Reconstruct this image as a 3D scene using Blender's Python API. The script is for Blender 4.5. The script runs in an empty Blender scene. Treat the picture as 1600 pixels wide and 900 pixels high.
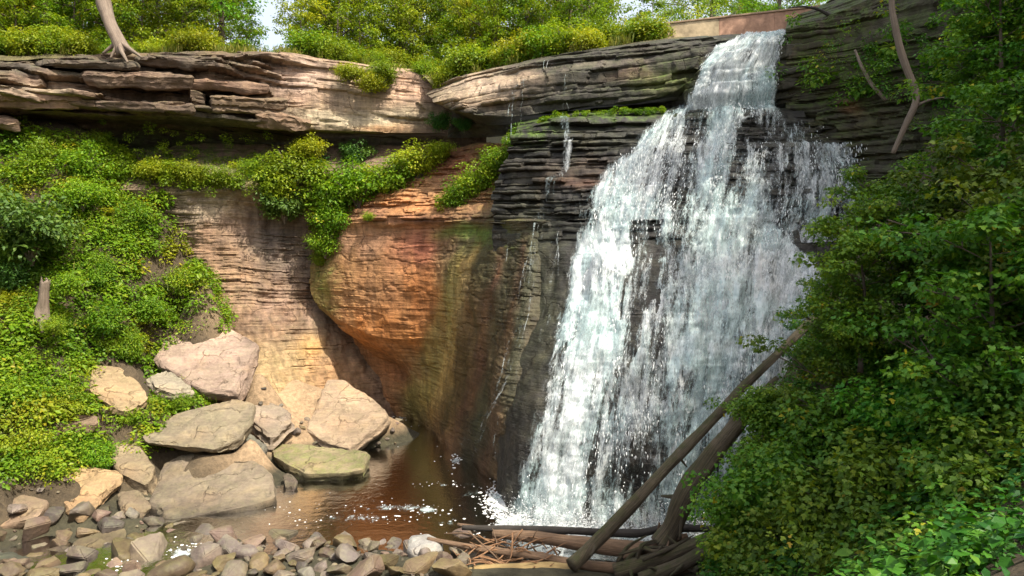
import bpy, bmesh, math, random
import numpy as np
from mathutils import Vector, Matrix

# ------------------------------------------------------------------ camera, sky, sun, exposure
scene = bpy.context.scene
COL = scene.collection
F, CX, HY, CAMZ = 1066.667, 800.0, 400.0, 10.5      # focal length in photo pixels, principal column, eye level row, eye height over the pool
cam_d = bpy.data.cameras.new("camera"); cam = bpy.data.objects.new("camera", cam_d); COL.objects.link(cam)
cam.location = (0, 0, CAMZ); cam.rotation_euler = (math.radians(90), 0, 0)
cam_d.lens = 24.0; cam_d.sensor_width = 36.0; cam_d.shift_y = -(450 - HY) / 1600.0
cam_d.clip_start = 0.1; cam_d.clip_end = 3000
scene.camera = cam

SUN = Vector((0.40, -0.40, 0.83)).normalized()       # towards the sun: high, behind the camera and to the right
elev = math.asin(SUN.z)
world = bpy.data.worlds.new("World"); scene.world = world; world.use_nodes = True
wn = world.node_tree.nodes; wl = world.node_tree.links
bg = wn["Background"]; sky = wn.new("ShaderNodeTexSky"); sky.sky_type = 'NISHITA'; sky.sun_disc = False
sky.sun_elevation = elev; sky.sun_rotation = math.atan2(SUN.x, SUN.y); sky.dust_density = 6.0; sky.air_density = 1.0; sky.ozone_density = 0.3
veil = wn.new("ShaderNodeMix"); veil.data_type = 'RGBA'; veil.inputs[0].default_value = 0.5; veil.inputs[7].default_value = (3.3, 3.35, 3.4, 1)   # thin even cloud over the whole sky
wl.new(sky.outputs[0], veil.inputs[6]); wl.new(veil.outputs[2], bg.inputs[0]); bg.inputs[1].default_value = 0.15
sd = bpy.data.lights.new("sun", 'SUN'); sd.energy = 3.1; sd.angle = math.radians(0.6); sd.color = (1.0, 0.93, 0.80)
so = bpy.data.objects.new("sun", sd); COL.objects.link(so); so.location = (20, -30, 60)
so.rotation_euler = (-SUN).to_track_quat('-Z', 'Y').to_euler()
scene.view_settings.view_transform = 'Standard'; scene.view_settings.look = 'None'
scene.view_settings.gamma = 1.0; scene.view_settings.use_curve_mapping = False
scene.view_settings.exposure = 1.35
cy = scene.cycles
cy.use_denoising = True
cy.max_bounces = 7; cy.diffuse_bounces = 3; cy.glossy_bounces = 2; cy.transmission_bounces = 4; cy.transparent_max_bounces = 14
cy.caustics_reflective = False; cy.caustics_refractive = False; cy.sample_clamp_indirect = 6.0

# ------------------------------------------------------------------ helpers
RNG = np.random.default_rng(7)
def W(px, py, d):
    return ((px - CX) / F * d, d, CAMZ + (HY - py) / F * d)
def Wz(px, py, z):                                   # the point of level z seen at a photo position
    return W(px, py, (CAMZ - z) * F / (py - HY))
def proj(P):
    P = np.asarray(P); d = np.maximum(P[..., 1], 0.5)
    return CX + P[..., 0] / d * F, HY - (P[..., 2] - CAMZ) / d * F

def _h(ix, iy, iz, seed):
    M = np.uint32
    n = (ix.astype(np.int64) * 374761393 + iy.astype(np.int64) * 668265263 + iz.astype(np.int64) * 2147483647 // 3 + seed * 974634777) & 0xffffffff
    n = n.astype(np.uint64)
    n = ((n ^ (n >> np.uint64(13))) * np.uint64(1274126177)) & np.uint64(0xffffffff)
    n = ((n ^ (n >> np.uint64(16))) * np.uint64(2246822519)) & np.uint64(0xffffffff)
    n = n ^ (n >> np.uint64(15))
    return (n & np.uint64(0xffff)).astype(np.float64) / 32767.5 - 1.0
def hash1(i, j=0, seed=0):
    i = np.asarray(i); j = np.asarray(j) + np.zeros_like(i)
    return _h(i, j, np.zeros_like(i), seed)
def vnoise(P, seed=0):
    P = np.asarray(P, float); f = np.floor(P); t = P - f; t = t * t * (3 - 2 * t)
    x, y, z = (f[..., k].astype(np.int64) for k in range(3))
    r = 0
    for a in (0, 1):
        for b in (0, 1):
            for c in (0, 1):
                w = (t[..., 0] if a else 1 - t[..., 0]) * (t[..., 1] if b else 1 - t[..., 1]) * (t[..., 2] if c else 1 - t[..., 2])
                r = r + w * _h(x + a, y + b, z + c, seed)
    return r
def fbm(P, octv=4, seed=0, gain=0.5):
    P = np.asarray(P, float); r = 0; a = 1.0; s = 0
    for o in range(octv):
        r = r + a * vnoise(P * (2.03 ** o), seed + o * 17); s += a; a *= gain
    return r / s * 1.4

def mesh_np(name, V, faces, attrs=None, mat=None, smooth=True, sharp=None):
    """V (n,3); faces: an (m,k) int array or a list of such arrays; attrs: name -> (n,) float or (n,3) colour"""
    me = bpy.data.meshes.new(name)
    V = np.ascontiguousarray(V, np.float32)
    if not isinstance(faces, list): faces = [faces]
    faces = [np.asarray(f, np.int32) for f in faces if len(f)]
    nl = sum(f.size for f in faces); nf = sum(len(f) for f in faces)
    me.vertices.add(len(V)); me.vertices.foreach_set("co", V.ravel())
    me.loops.add(nl); me.polygons.add(nf)
    me.loops.foreach_set("vertex_index", np.concatenate([f.ravel() for f in faces]))
    tot = np.concatenate([np.full(len(f), f.shape[1], np.int32) for f in faces])
    me.polygons.foreach_set("loop_start", np.concatenate([[0], np.cumsum(tot)[:-1]]).astype(np.int32))
    me.polygons.foreach_set("use_smooth", np.full(nf, smooth, bool))
    for k, a in (attrs or {}).items():
        a = np.asarray(a, np.float32)
        if a.ndim == 1:
            at = me.attributes.new(k, 'FLOAT', 'POINT'); at.data.foreach_set("value", a)
        elif k == 'Col':
            at = me.attributes.new(k, 'FLOAT_COLOR', 'POINT')
            at.data.foreach_set("color", np.concatenate([a, np.ones((len(a), 1), np.float32)], 1).ravel())
        else:
            at = me.attributes.new(k, 'FLOAT_VECTOR', 'POINT'); at.data.foreach_set("vector", a.ravel())
    me.update(calc_edges=True); me.validate()
    if sharp: me.set_sharp_from_angle(angle=math.radians(sharp))
    if mat: me.materials.append(mat)
    return me
def grid_faces(nv, nu, mask=None):
    i = np.arange(nv - 1)[:, None] * nu + np.arange(nu - 1)[None, :]
    q = np.stack([i, i + nu, i + nu + 1, i + 1], -1)
    if mask is not None: q = q[mask]
    return q.reshape(-1, 4)
def obj(name, me, parent=None, loc=None):
    o = bpy.data.objects.new(name, me); COL.objects.link(o)
    if parent is not None: o.parent = parent
    if loc is not None: o.location = loc
    return o
def empty(name, loc=(0, 0, 0)):
    o = bpy.data.objects.new(name, None); COL.objects.link(o); o.location = loc; o.empty_display_size = 0.3
    return o
def tag(o, label, cat, group=None):
    o['label'] = label; o['category'] = cat
    if group: o['group'] = group
    return o
def struct(o, label=None):
    o['kind'] = 'structure'
    if label: o['label'] = label
    return o
def stuff(o, label=None, cat=None):
    o['kind'] = 'stuff'
    if label: o['label'] = label
    if cat: o['category'] = cat
    return o

# ------------------------------------------------------------------ materials
def mat_new(name):
    m = bpy.data.materials.new(name); m.use_nodes = True
    nt = m.node_tree; nt.nodes.clear()
    out = nt.nodes.new("ShaderNodeOutputMaterial")
    return m, nt, out
class NB:
    def __init__(s, nt): s.nt = nt
    def n(s, t, **kw):
        nd = s.nt.nodes.new("ShaderNode" + t)
        for k, v in kw.items():
            if k.startswith("i_"):
                key = k[2:]; key = int(key) if key.isdigit() else key.replace("_", " ")
                s.set(nd.inputs[key], v)
            else: setattr(nd, k, v)
        return nd
    def set(s, inp, v):
        if isinstance(v, bpy.types.NodeSocket): s.nt.links.new(v, inp)
        else: inp.default_value = v
    def math(s, op, a, b=0.0, c=None, clamp=False):
        nd = s.n("Math", operation=op, use_clamp=clamp); s.set(nd.inputs[0], a); s.set(nd.inputs[1], b)
        if c is not None: s.set(nd.inputs[2], c)
        return nd.outputs[0]
    def mix(s, f, a, b, blend='MIX'):
        nd = s.n("Mix", data_type='RGBA', blend_type=blend); s.set(nd.inputs[0], f)
        for i, v in ((6, a), (7, b)):
            s.set(nd.inputs[i], v if isinstance(v, bpy.types.NodeSocket) else tuple(v) + (1.0,) if len(v) == 3 else v)
        return nd.outputs[2]
    def rng(s, v, a, b, c, d):
        nd = s.n("MapRange", clamp=True); s.set(nd.inputs[0], v)
        for i, x in enumerate((a, b, c, d)): s.set(nd.inputs[1 + i], x)
        return nd.outputs[0]
    def noise(s, vec, scale, detail=4, rough=0.55, sc=None, dist=0.0):
        if sc is not None:
            mp = s.n("Mapping"); s.set(mp.inputs[0], vec); mp.inputs[3].default_value = sc; vec = mp.outputs[0]
        nd = s.n("TexNoise"); s.set(nd.inputs["Vector"], vec); nd.inputs["Scale"].default_value = scale
        nd.inputs["Detail"].default_value = detail; nd.inputs["Roughness"].default_value = rough; nd.inputs["Distortion"].default_value = dist
        return nd.outputs[0]
    def attr(s, name): return s.n("Attribute", attribute_name=name)

def rock_material(name, base=None, strata=1.0, streak=0.5, bump=0.5, moss_amt=None, crack=0.0, rough=0.85):
    m, nt, out = mat_new(name); b = NB(nt)
    tc = b.n("TexCoord"); pos = tc.outputs["Object"]
    bs = b.n("BsdfPrincipled"); nt.links.new(bs.outputs[0], out.inputs[0])
    n1 = b.noise(pos, 0.9, 8, 0.62); n2 = b.noise(pos, 1.3, 5, 0.6, sc=(0.55, 0.55, 9.0)); n3 = b.noise(pos, 1.6, 4, 0.55, sc=(1.6, 1.6, 0.14)); n4 = b.noise(pos, 7.0, 8, 0.7)
    c = b.attr("Col").outputs[0] if base is None else base
    if base is not None:
        oi = b.n("ObjectInfo")
        hs = b.n("HueSaturation"); b.set(hs.inputs["Color"], tuple(base) + (1,))
        b.set(hs.inputs["Value"], b.rng(oi.outputs["Random"], 0, 1, 0.55, 1.35)); b.set(hs.inputs["Hue"], b.rng(b.math('FRACT', b.math('MULTIPLY', oi.outputs["Random"], 7.3)), 0, 1, 0.47, 0.525))
        b.set(hs.inputs["Saturation"], b.rng(b.math('FRACT', b.math('MULTIPLY', oi.outputs["Random"], 3.7)), 0, 1, 0.5, 1.15))
        c = hs.outputs[0]
    v = b.rng(n1, 0.25, 0.75, 0.62, 1.32)
    v = b.math('MULTIPLY', v, b.rng(n2, 0.3, 0.7, 1 - 0.38 * strata, 1 + 0.22 * strata))
    v = b.math('MULTIPLY', v, b.rng(n3, 0.32, 0.68, 1 - 0.4 * streak, 1 + 0.25 * streak))
    v = b.math('MULTIPLY', v, b.rng(n4, 0.3, 0.7, 0.82, 1.15))
    c = b.mix(1.0, c, b.n("CombineColor", i_0=v, i_1=v, i_2=v).outputs[0], 'MULTIPLY')
    # warm / cool mottling
    n5 = b.noise(pos, 0.45, 5, 0.6)
    c = b.mix(b.rng(n5, 0.5, 0.72, 0.0, 0.35), c, b.mix(1.0, c, (1.15, 0.82, 0.55), 'MULTIPLY'))
    if moss_amt is not None or base is None:
        ms = b.attr("moss").outputs["Fac"] if base is None else moss_amt
        geo = b.n("NewGeometry"); sx = b.n("SeparateXYZ"); b.set(sx.inputs[0], geo.outputs["Normal"])
        up = b.rng(sx.outputs[2], 0.0, 0.8, 0.35, 1.0)
        n6 = b.noise(pos, 1.8, 7, 0.65)
        f = b.math('MULTIPLY', b.math('MULTIPLY', ms, up), b.rng(n6, 0.42, 0.58, 0.0, 1.3), clamp=True)
        c = b.mix(f, c, b.mix(b.rng(n4, 0.35, 0.65, 0, 1), (0.035, 0.07, 0.008), (0.10, 0.16, 0.02)))
    if crack:
        vo = b.n("TexVoronoi", feature='DISTANCE_TO_EDGE'); wp = b.n("VectorMath", operation='ADD'); b.set(wp.inputs[0], pos)
        nz = b.n("TexNoise"); b.set(nz.inputs["Vector"], pos); nz.inputs["Scale"].default_value = 1.1; nz.inputs["Detail"].default_value = 6
        sc_ = b.n("VectorMath", operation='SCALE'); b.set(sc_.inputs[0], nz.outputs["Color"]); sc_.inputs["Scale"].default_value = 1.3; b.set(wp.inputs[1], sc_.outputs[0])
        b.set(vo.inputs["Vector"], wp.outputs[0]); vo.inputs["Scale"].default_value = 0.42
        ck = b.math('MULTIPLY', b.rng(vo.outputs["Distance"], 0.0, 0.018, 1.0, 0.0), b.rng(n1, 0.42, 0.58, 0.0, crack))
        c = b.mix(ck, c, b.mix(1.0, c, (0.30, 0.26, 0.24), 'MULTIPLY'))
        lich = b.math('MULTIPLY', b.rng(b.noise(pos, 2.6, 9, 0.72), 0.54, 0.66, 0, 1), 0.55)
        c = b.mix(lich, c, b.mix(1.0, c, (0.52, 0.55, 0.55), 'MULTIPLY'))
    b.set(bs.inputs["Base Color"], c)
    if base is None:
        wet = b.attr("wet").outputs["Fac"]
        b.set(bs.inputs["Roughness"], b.math('SUBTRACT', rough + 0.05, b.math('MULTIPLY', wet, b.rng(n4, 0.3, 0.7, 0.5, 0.25))))
    else: bs.inputs["Roughness"].default_value = rough
    bs.inputs["Specular IOR Level"].default_value = 0.35
    hgt = b.math('ADD', b.math('MULTIPLY', b.noise(pos, 3.5, 10, 0.68), 0.55), b.math('MULTIPLY', n2, 0.5 * strata))
    bp = b.n("Bump"); bp.inputs["Strength"].default_value = bump; bp.inputs["Distance"].default_value = 0.22
    if crack: hgt = b.math('SUBTRACT', hgt, b.math('MULTIPLY', ck, 0.35))
    b.set(bp.inputs["Height"], hgt); nt.links.new(bp.outputs[0], bs.inputs["Normal"])
    return m
M_ROCK = rock_material("stratified_rock", strata=0.7, streak=0.9, bump=0.7, crack=0.75)
M_BOULDER = rock_material("boulder_sandstone", strata=0.5, streak=0.25, bump=0.62, crack=0.9)
M_COBBLE = rock_material("cobble", base=(0.155, 0.11, 0.072), strata=0.4, streak=0.1, bump=0.5, moss_amt=0.14, rough=0.6)

def ground_material():
    m, nt, out = mat_new("earth"); b = NB(nt)
    tc = b.n("TexCoord"); pos = tc.outputs["Object"]
    bs = b.n("BsdfPrincipled"); nt.links.new(bs.outputs[0], out.inputs[0])
    n1 = b.noise(pos, 0.6, 8, 0.65); n2 = b.noise(pos, 5, 8, 0.7)
    c = b.attr("Col").outputs[0]
    v = b.math('MULTIPLY', b.rng(n1, 0.28, 0.72, 0.55, 1.4), b.rng(n2, 0.3, 0.7, 0.6, 1.3))
    c = b.mix(1.0, c, b.n("CombineColor", i_0=v, i_1=v, i_2=v).outputs[0], 'MULTIPLY')
    b.set(bs.inputs["Base Color"], c); bs.inputs["Roughness"].default_value = 0.95
    bp = b.n("Bump"); bp.inputs["Strength"].default_value = 0.8; bp.inputs["Distance"].default_value = 0.25
    b.set(bp.inputs["Height"], b.noise(pos, 3.0, 10, 0.7)); nt.links.new(bp.outputs[0], bs.inputs["Normal"])
    return m
M_GROUND = ground_material()

def leaf_material(name, dark, mid, light, trans=0.35, vary=0.25, yellow=0.0):
    m, nt, out = mat_new(name); b = NB(nt)
    t = b.attr("tint").outputs["Fac"]; oi = b.n("ObjectInfo")
    cr = b.n("ValToRGB"); e = cr.color_ramp.elements
    e[0].position = 0.0; e[0].color = tuple(dark) + (1,); e[1].position = 1.0; e[1].color = tuple(light) + (1,)
    x = e.new(0.5); x.color = tuple(mid) + (1,)
    if yellow > 0:
        y = e.new(0.985); y.color = tuple(light) + (1,); e[-1].color = (0.36, 0.32, 0.02, 1)
    b.set(cr.inputs[0], t)
    hs = b.n("HueSaturation"); b.set(hs.inputs["Color"], cr.outputs[0])
    b.set(hs.inputs["Hue"], b.rng(oi.outputs["Random"], 0, 1, 0.5 - 0.03 * vary / 0.25, 0.5 + 0.02 * vary / 0.25))
    b.set(hs.inputs["Value"], b.rng(b.math('FRACT', b.math('MULTIPLY', oi.outputs["Random"], 5.1)), 0, 1, 1 - vary, 1 + vary))
    c = hs.outputs[0]
    bs = b.n("BsdfPrincipled"); b.set(bs.inputs["Base Color"], c); bs.inputs["Roughness"].default_value = 0.5; bs.inputs["Specular IOR Level"].default_value = 0.3
    tr = b.n("BsdfTranslucent"); b.set(tr.inputs[0], b.mix(1.0, c, (1.25, 1.15, 0.45), 'MULTIPLY'))
    ms = b.n("MixShader"); ms.inputs[0].default_value = trans
    nt.links.new(bs.outputs[0], ms.inputs[1]); nt.links.new(tr.outputs[0], ms.inputs[2]); nt.links.new(ms.outputs[0], out.inputs[0])
    return m
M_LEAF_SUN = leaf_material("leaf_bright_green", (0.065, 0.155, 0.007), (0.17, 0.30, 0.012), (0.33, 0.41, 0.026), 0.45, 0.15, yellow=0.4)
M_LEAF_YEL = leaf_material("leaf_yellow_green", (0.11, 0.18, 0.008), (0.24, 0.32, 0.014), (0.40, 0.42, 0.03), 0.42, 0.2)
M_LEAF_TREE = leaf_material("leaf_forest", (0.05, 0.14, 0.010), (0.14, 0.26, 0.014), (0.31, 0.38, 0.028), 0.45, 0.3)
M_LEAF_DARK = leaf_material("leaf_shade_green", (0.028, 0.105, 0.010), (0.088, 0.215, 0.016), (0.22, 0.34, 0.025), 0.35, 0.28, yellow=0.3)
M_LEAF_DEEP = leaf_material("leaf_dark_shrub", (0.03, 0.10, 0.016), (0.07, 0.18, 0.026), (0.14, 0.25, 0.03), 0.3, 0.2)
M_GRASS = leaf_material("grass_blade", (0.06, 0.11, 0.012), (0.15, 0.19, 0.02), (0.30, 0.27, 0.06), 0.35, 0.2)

def bark_material(name, ca, cb, moss=0.0, bump=0.6):
    m, nt, out = mat_new(name); b = NB(nt)
    tc = b.n("TexCoord"); pos = tc.outputs["Object"]
    bs = b.n("BsdfPrincipled"); nt.links.new(bs.outputs[0], out.inputs[0])
    fl = b.attr("grain"); g = b.noise(fl.outputs["Vector"], 1.0, 8, 0.7, sc=(9, 9, 0.9))
    n1 = b.noise(pos, 2.2, 6, 0.65)
    c = b.mix(b.rng(g, 0.32, 0.68, 0, 1), ca, cb)
    c = b.mix(b.rng(n1, 0.3, 0.7, 0, 0.6), c, b.mix(1.0, c, (0.55, 0.5, 0.45), 'MULTIPLY'))
    if moss:
        geo = b.n("NewGeometry"); sx = b.n("SeparateXYZ"); b.set(sx.inputs[0], geo.outputs["Normal"])
        f = b.math('MULTIPLY', b.rng(sx.outputs[2], -0.2, 0.7, 0, moss), b.rng(n1, 0.4, 0.6, 0, 1), clamp=True)
        c = b.mix(f, c, (0.07, 0.085, 0.02))
    b.set(bs.inputs["Base Color"], c); bs.inputs["Roughness"].default_value = 0.8
    bp = b.n("Bump"); bp.inputs["Strength"].default_value = bump; bp.inputs["Distance"].default_value = 0.06
    b.set(bp.inputs["Height"], b.math('ADD', g, b.math('MULTIPLY', n1, 0.5))); nt.links.new(bp.outputs[0], bs.inputs["Normal"])
    return m
M_BARK = bark_material("bark_grey_brown", (0.09, 0.07, 0.05), (0.19, 0.15, 0.115))
M_BARK_PALE = bark_material("bark_pale", (0.11, 0.082, 0.06), (0.30, 0.235, 0.18))
M_LOG_WET = bark_material("wet_mossy_log", (0.035, 0.027, 0.018), (0.24, 0.19, 0.12), moss=0.8, bump=1.4)
M_LOG_DRY = bark_material("dry_driftwood", (0.13, 0.08, 0.045), (0.40, 0.26, 0.16), bump=1.2)
M_LOG_DARK = bark_material("soaked_dark_log", (0.02, 0.018, 0.016), (0.06, 0.05, 0.04))
M_TWIG = bark_material("dry_twig", (0.22, 0.12, 0.06), (0.40, 0.22, 0.11))

def pool_material():
    m, nt, out = mat_new("pool_water"); b = NB(nt)
    tc = b.n("TexCoord"); pos = tc.outputs["Object"]
    bp = b.n("Bump"); bp.inputs["Strength"].default_value = 0.35; bp.inputs["Distance"].default_value = 0.06
    b.set(bp.inputs["Height"], b.math('ADD', b.noise(pos, 2.2, 4, 0.6), b.math('MULTIPLY', b.noise(pos, 9, 3, 0.6), 0.3)))
    gl = b.n("BsdfGlossy"); gl.inputs["Roughness"].default_value = 0.06; nt.links.new(bp.outputs[0], gl.inputs["Normal"])
    tr = b.n("BsdfTransparent"); tr.inputs[0].default_value = (0.22, 0.24, 0.15, 1)
    df = b.n("BsdfDiffuse"); b.set(df.inputs[0], b.mix(b.rng(b.noise(pos, 0.35, 4, 0.6), 0.35, 0.65, 0, 1), (0.018, 0.026, 0.012), (0.05, 0.046, 0.018)))
    m1 = b.n("MixShader"); m1.inputs[0].default_value = 0.78; nt.links.new(tr.outputs[0], m1.inputs[1]); nt.links.new(df.outputs[0], m1.inputs[2])
    fr = b.n("Fresnel"); fr.inputs[0].default_value = 1.33; nt.links.new(bp.outputs[0], fr.inputs["Normal"])
    m2 = b.n("MixShader"); b.set(m2.inputs[0], b.math('MULTIPLY', fr.outputs[0], 1.0)); nt.links.new(m1.outputs[0], m2.inputs[1]); nt.links.new(gl.outputs[0], m2.inputs[2])
    nt.links.new(m2.outputs[0], out.inputs[0])
    return m
M_POOL = pool_material()

def fall_material(name="white_water", fine=1.0, tint=(0.80, 0.84, 0.86)):
    m, nt, out = mat_new(name); b = NB(nt)
    uv = b.attr("fuv").outputs["Vector"]; fl = b.attr("flow").outputs["Fac"]
    # strands that run with the flow, broken into short ragged pieces
    a1 = b.noise(uv, 1.0, 5, 0.68, sc=(2.3, 0.34, 1), dist=0.6)
    a2 = b.noise(uv, 1.0, 6, 0.72, sc=(10.0 * fine, 2.6 * fine, 1), dist=0.9)
    a3 = b.noise(uv, 1.0, 3, 0.6, sc=(26.0 * fine, 9.0 * fine, 1), dist=0.4)
    s = b.math('ADD', b.math('MULTIPLY', a1, 0.50), b.math('ADD', b.math('MULTIPLY', a2, 0.32), b.math('MULTIPLY', a3, 0.18)))
    thr = b.math('SUBTRACT', 0.725, b.math('MULTIPLY', fl, 0.30))
    al = b.rng(b.math('SUBTRACT', s, thr), -0.05, 0.08, 0.0, 1.0)
    al = b.math('MULTIPLY', al, b.rng(fl, 0.02, 0.12, 0, 1), clamp=True)
    tk = b.rng(b.math('SUBTRACT', s, thr), 0.0, 0.16, 0.0, 1.0)
    c = b.mix(tk, (0.66, 0.72, 0.73), (0.96, 0.965, 0.965))
    c = b.mix(b.rng(b.noise(uv, 0.33, 3, 0.5), 0.43, 0.58, 0, 0.8), c, b.mix(1.0, c, (0.74, 0.92, 0.91), 'MULTIPLY'))
    df = b.n("BsdfDiffuse"); b.set(df.inputs[0], c)
    tl = b.n("BsdfTranslucent"); b.set(tl.inputs[0], c)
    gl = b.n("BsdfGlossy"); gl.inputs["Roughness"].default_value = 0.25; gl.inputs[0].default_value = (0.8, 0.8, 0.8, 1)
    bp = b.n("Bump"); bp.inputs["Strength"].default_value = 0.9; bp.inputs["Distance"].default_value = 0.12; b.set(bp.inputs["Height"], s)
    for n_ in (df, gl): nt.links.new(bp.outputs[0], n_.inputs["Normal"])
    m1 = b.n("MixShader"); m1.inputs[0].default_value = 0.4; nt.links.new(df.outputs[0], m1.inputs[1]); nt.links.new(tl.outputs[0], m1.inputs[2])
    m3 = b.n("MixShader"); m3.inputs[0].default_value = 0.08; nt.links.new(m1.outputs[0], m3.inputs[1]); nt.links.new(gl.outputs[0], m3.inputs[2])
    tr = b.n("BsdfTransparent")
    m2 = b.n("MixShader"); b.set(m2.inputs[0], al); nt.links.new(tr.outputs[0], m2.inputs[1]); nt.links.new(m3.outputs[0], m2.inputs[2])
    nt.links.new(m2.outputs[0], out.inputs[0])
    return m
M_FALL = fall_material()
def plain(name, c, rough=0.6, spec=0.4, var=0.3, scale=3.0, bump=0.3):
    m, nt, out = mat_new(name); b = NB(nt)
    tc = b.n("TexCoord"); pos = tc.outputs["Object"]
    bs = b.n("BsdfPrincipled"); nt.links.new(bs.outputs[0], out.inputs[0])
    n = b.noise(pos, scale, 8, 0.65); v = b.rng(n, 0.3, 0.7, 1 - var, 1 + var)
    b.set(bs.inputs["Base Color"], b.mix(1.0, c, b.n("CombineColor", i_0=v, i_1=v, i_2=v).outputs[0], 'MULTIPLY'))
    bs.inputs["Roughness"].default_value = rough; bs.inputs["Specular IOR Level"].default_value = spec
    bp = b.n("Bump"); bp.inputs["Strength"].default_value = bump; bp.inputs["Distance"].default_value = 0.05
    b.set(bp.inputs["Height"], n); nt.links.new(bp.outputs[0], bs.inputs["Normal"])
    return m
M_FOAM = plain("foam", (0.78, 0.79, 0.77), 0.6, 0.4, 0.1, 8.0, 0.5)
M_DROP = plain("water_drops", (0.84, 0.87, 0.88), 0.3, 0.5, 0.05)

# ------------------------------------------------------------------ rock bodies
def catmull(P, n):
    P = np.asarray(P, float); K = P.shape[1]
    t = np.linspace(0, K - 1, n); i = np.clip(np.floor(t).astype(int), 0, K - 2); f = (t - i)[None, :, None]
    p0 = P[:, np.maximum(i - 1, 0)]; p1 = P[:, i]; p2 = P[:, i + 1]; p3 = P[:, np.minimum(i + 2, K - 1)]
    return 0.5 * (2 * p1 + (p2 - p0) * f + (2 * p0 - 5 * p1 + 4 * p2 - p3) * f ** 2 + (3 * p1 - p0 - 3 * p2 + p3) * f ** 3)
def loft(rows, step_u, step_v):
    """rows of (px, py, depth) stations, top to bottom -> a dense (nv, nu, 3) sheet of world points"""
    R = np.array([[W(*p) for p in r] for r in rows])
    wid = max(np.linalg.norm(np.diff(R, axis=1), axis=2).sum(1))
    nu = int(wid / step_u) + 2
    A = catmull(R, nu)
    seg = np.linalg.norm(np.diff(A, axis=0), axis=2).mean(1)
    cum = np.concatenate([[0], np.cumsum(seg)]); nv = int(cum[-1] / step_v) + 2
    s = np.linspace(0, cum[-1], nv); i = np.clip(np.searchsorted(cum, s, side='right') - 1, 0, len(seg) - 1)
    f = ((s - cum[i]) / seg[i])[:, None, None]
    return A[i] * (1 - f) + A[i + 1] * f
def outward(G, sm=9):
    du = np.gradient(G, axis=1); dv = np.gradient(G, axis=0)
    N = np.cross(du, dv); N /= np.linalg.norm(N, axis=2, keepdims=True) + 1e-9
    flip = np.sign((N * (np.array([0, 0, CAMZ]) - G)).sum(2, keepdims=True)); 
    if np.mean(flip) < 0: N = -N
    for _ in range(3):                                # smooth the direction field
        N = (N + np.roll(N, sm, 0) + np.roll(N, -sm, 0) + np.roll(N, sm, 1) + np.roll(N, -sm, 1)) if False else N
    return N
_bedcache = {}
def bed_edges(tmin, tmax, seed):
    k = (tmin, tmax, seed)
    if k not in _bedcache:
        r = np.random.default_rng(seed); e = [-4.0]
        while e[-1] < 40: e.append(e[-1] + tmin + (tmax - tmin) * r.random() ** 1.8)
        _bedcache[k] = np.array(e)
    return _bedcache[k]
def strata(G, tmin, tmax, amp, joint, seed, dip=(0.0, 0.0), wav=0.25, crev=0.25):
    x, y, z = G[..., 0], G[..., 1], G[..., 2]
    e = bed_edges(tmin, tmax, seed)
    zz = z + dip[0] * x + dip[1] * y + wav * fbm(G * np.array([0.13, 0.13, 0.05]), 3, seed + 3) + 0.05 * fbm(G * 0.9, 2, seed + 4)
    i = np.clip(np.searchsorted(e, zz) - 1, 0, len(e) - 2)
    ua = np.concatenate([np.zeros((G.shape[0], 1)), np.cumsum(np.linalg.norm(np.diff(G[..., :2], axis=1), axis=2), axis=1)], 1)
    a = 0.75 * vnoise(np.stack([x * 0.28, y * 0.28, i * 3.71], -1), seed) + 0.35 * vnoise(np.stack([x * 1.1, y * 1.1, i * 5.3], -1), seed + 1)
    L = joint * (0.5 + (hash1(i, 1, seed) + 1) * 0.8)
    c = np.floor(ua / L + hash1(i, 2, seed) * 9 + 0.35 * vnoise(G * 0.9, seed + 5)).astype(np.int64)
    a = a + 0.55 * hash1(i, c, seed + 6)
    d = np.minimum(zz - e[i], e[i + 1] - zz)
    a = a - crev * np.exp(-(d / 0.045) ** 2) * (0.6 + 0.4 * hash1(i, c, seed + 8))
    a = a + 0.16 * fbm(G * 1.7, 4, seed + 9)
    return amp * a
def paint(G, base, blobs, seed=0, warp=14):
    px, py = proj(G); w = fbm(G * 0.35, 4, seed) * warp; w2 = fbm(G * 0.35 + 40, 4, seed + 5) * warp
    px = px + w; py = py + w2
    C = np.empty(G.shape); C[...] = base
    for (bx, by, rx, ry, c, s) in blobs:
        k = s * np.exp(-(((px - bx) / rx) ** 2 + ((py - by) / ry) ** 2) ** 1.3)
        C = C * (1 - k[..., None]) + np.array(c) * k[..., None]
    return C
def fall_streaks(G, C, lines, seed=0):
    """seep stains that run down the wall: (x0, y0, x1, y1, width, colour, strength)"""
    px, py = proj(G); wv = fbm(np.stack([py * 0.012, px * 0.03, 0 * px], -1), 3, seed) * 9; px = px + wv
    for (x0, y0, x1, y1, w, c, s) in lines:
        t = np.clip((py - y0) / (y1 - y0), 0, 1); d = (px - (x0 + (x1 - x0) * t)) / (w * (0.7 + 0.6 * t))
        k = s * np.exp(-d ** 2) * np.clip((py - y0) / 25, 0, 1) * np.clip((y1 + 30 - py) / 40, 0, 1) * (0.7 + 0.5 * fbm(np.stack([px * 0.12, py * 0.006, 0 * px], -1), 3, seed + 2)); k = np.clip(k, 0, 1)
        C = C * (1 - k[..., None]) + np.array(c) * k[..., None]
    return C
def scal(G, base, blobs, seed=0, warp=10):
    return paint(G, (base,) * 3, [(a, b, c, d, (e,) * 3, f) for (a, b, c, d, e, f) in blobs], seed, warp)[..., 0]
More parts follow.
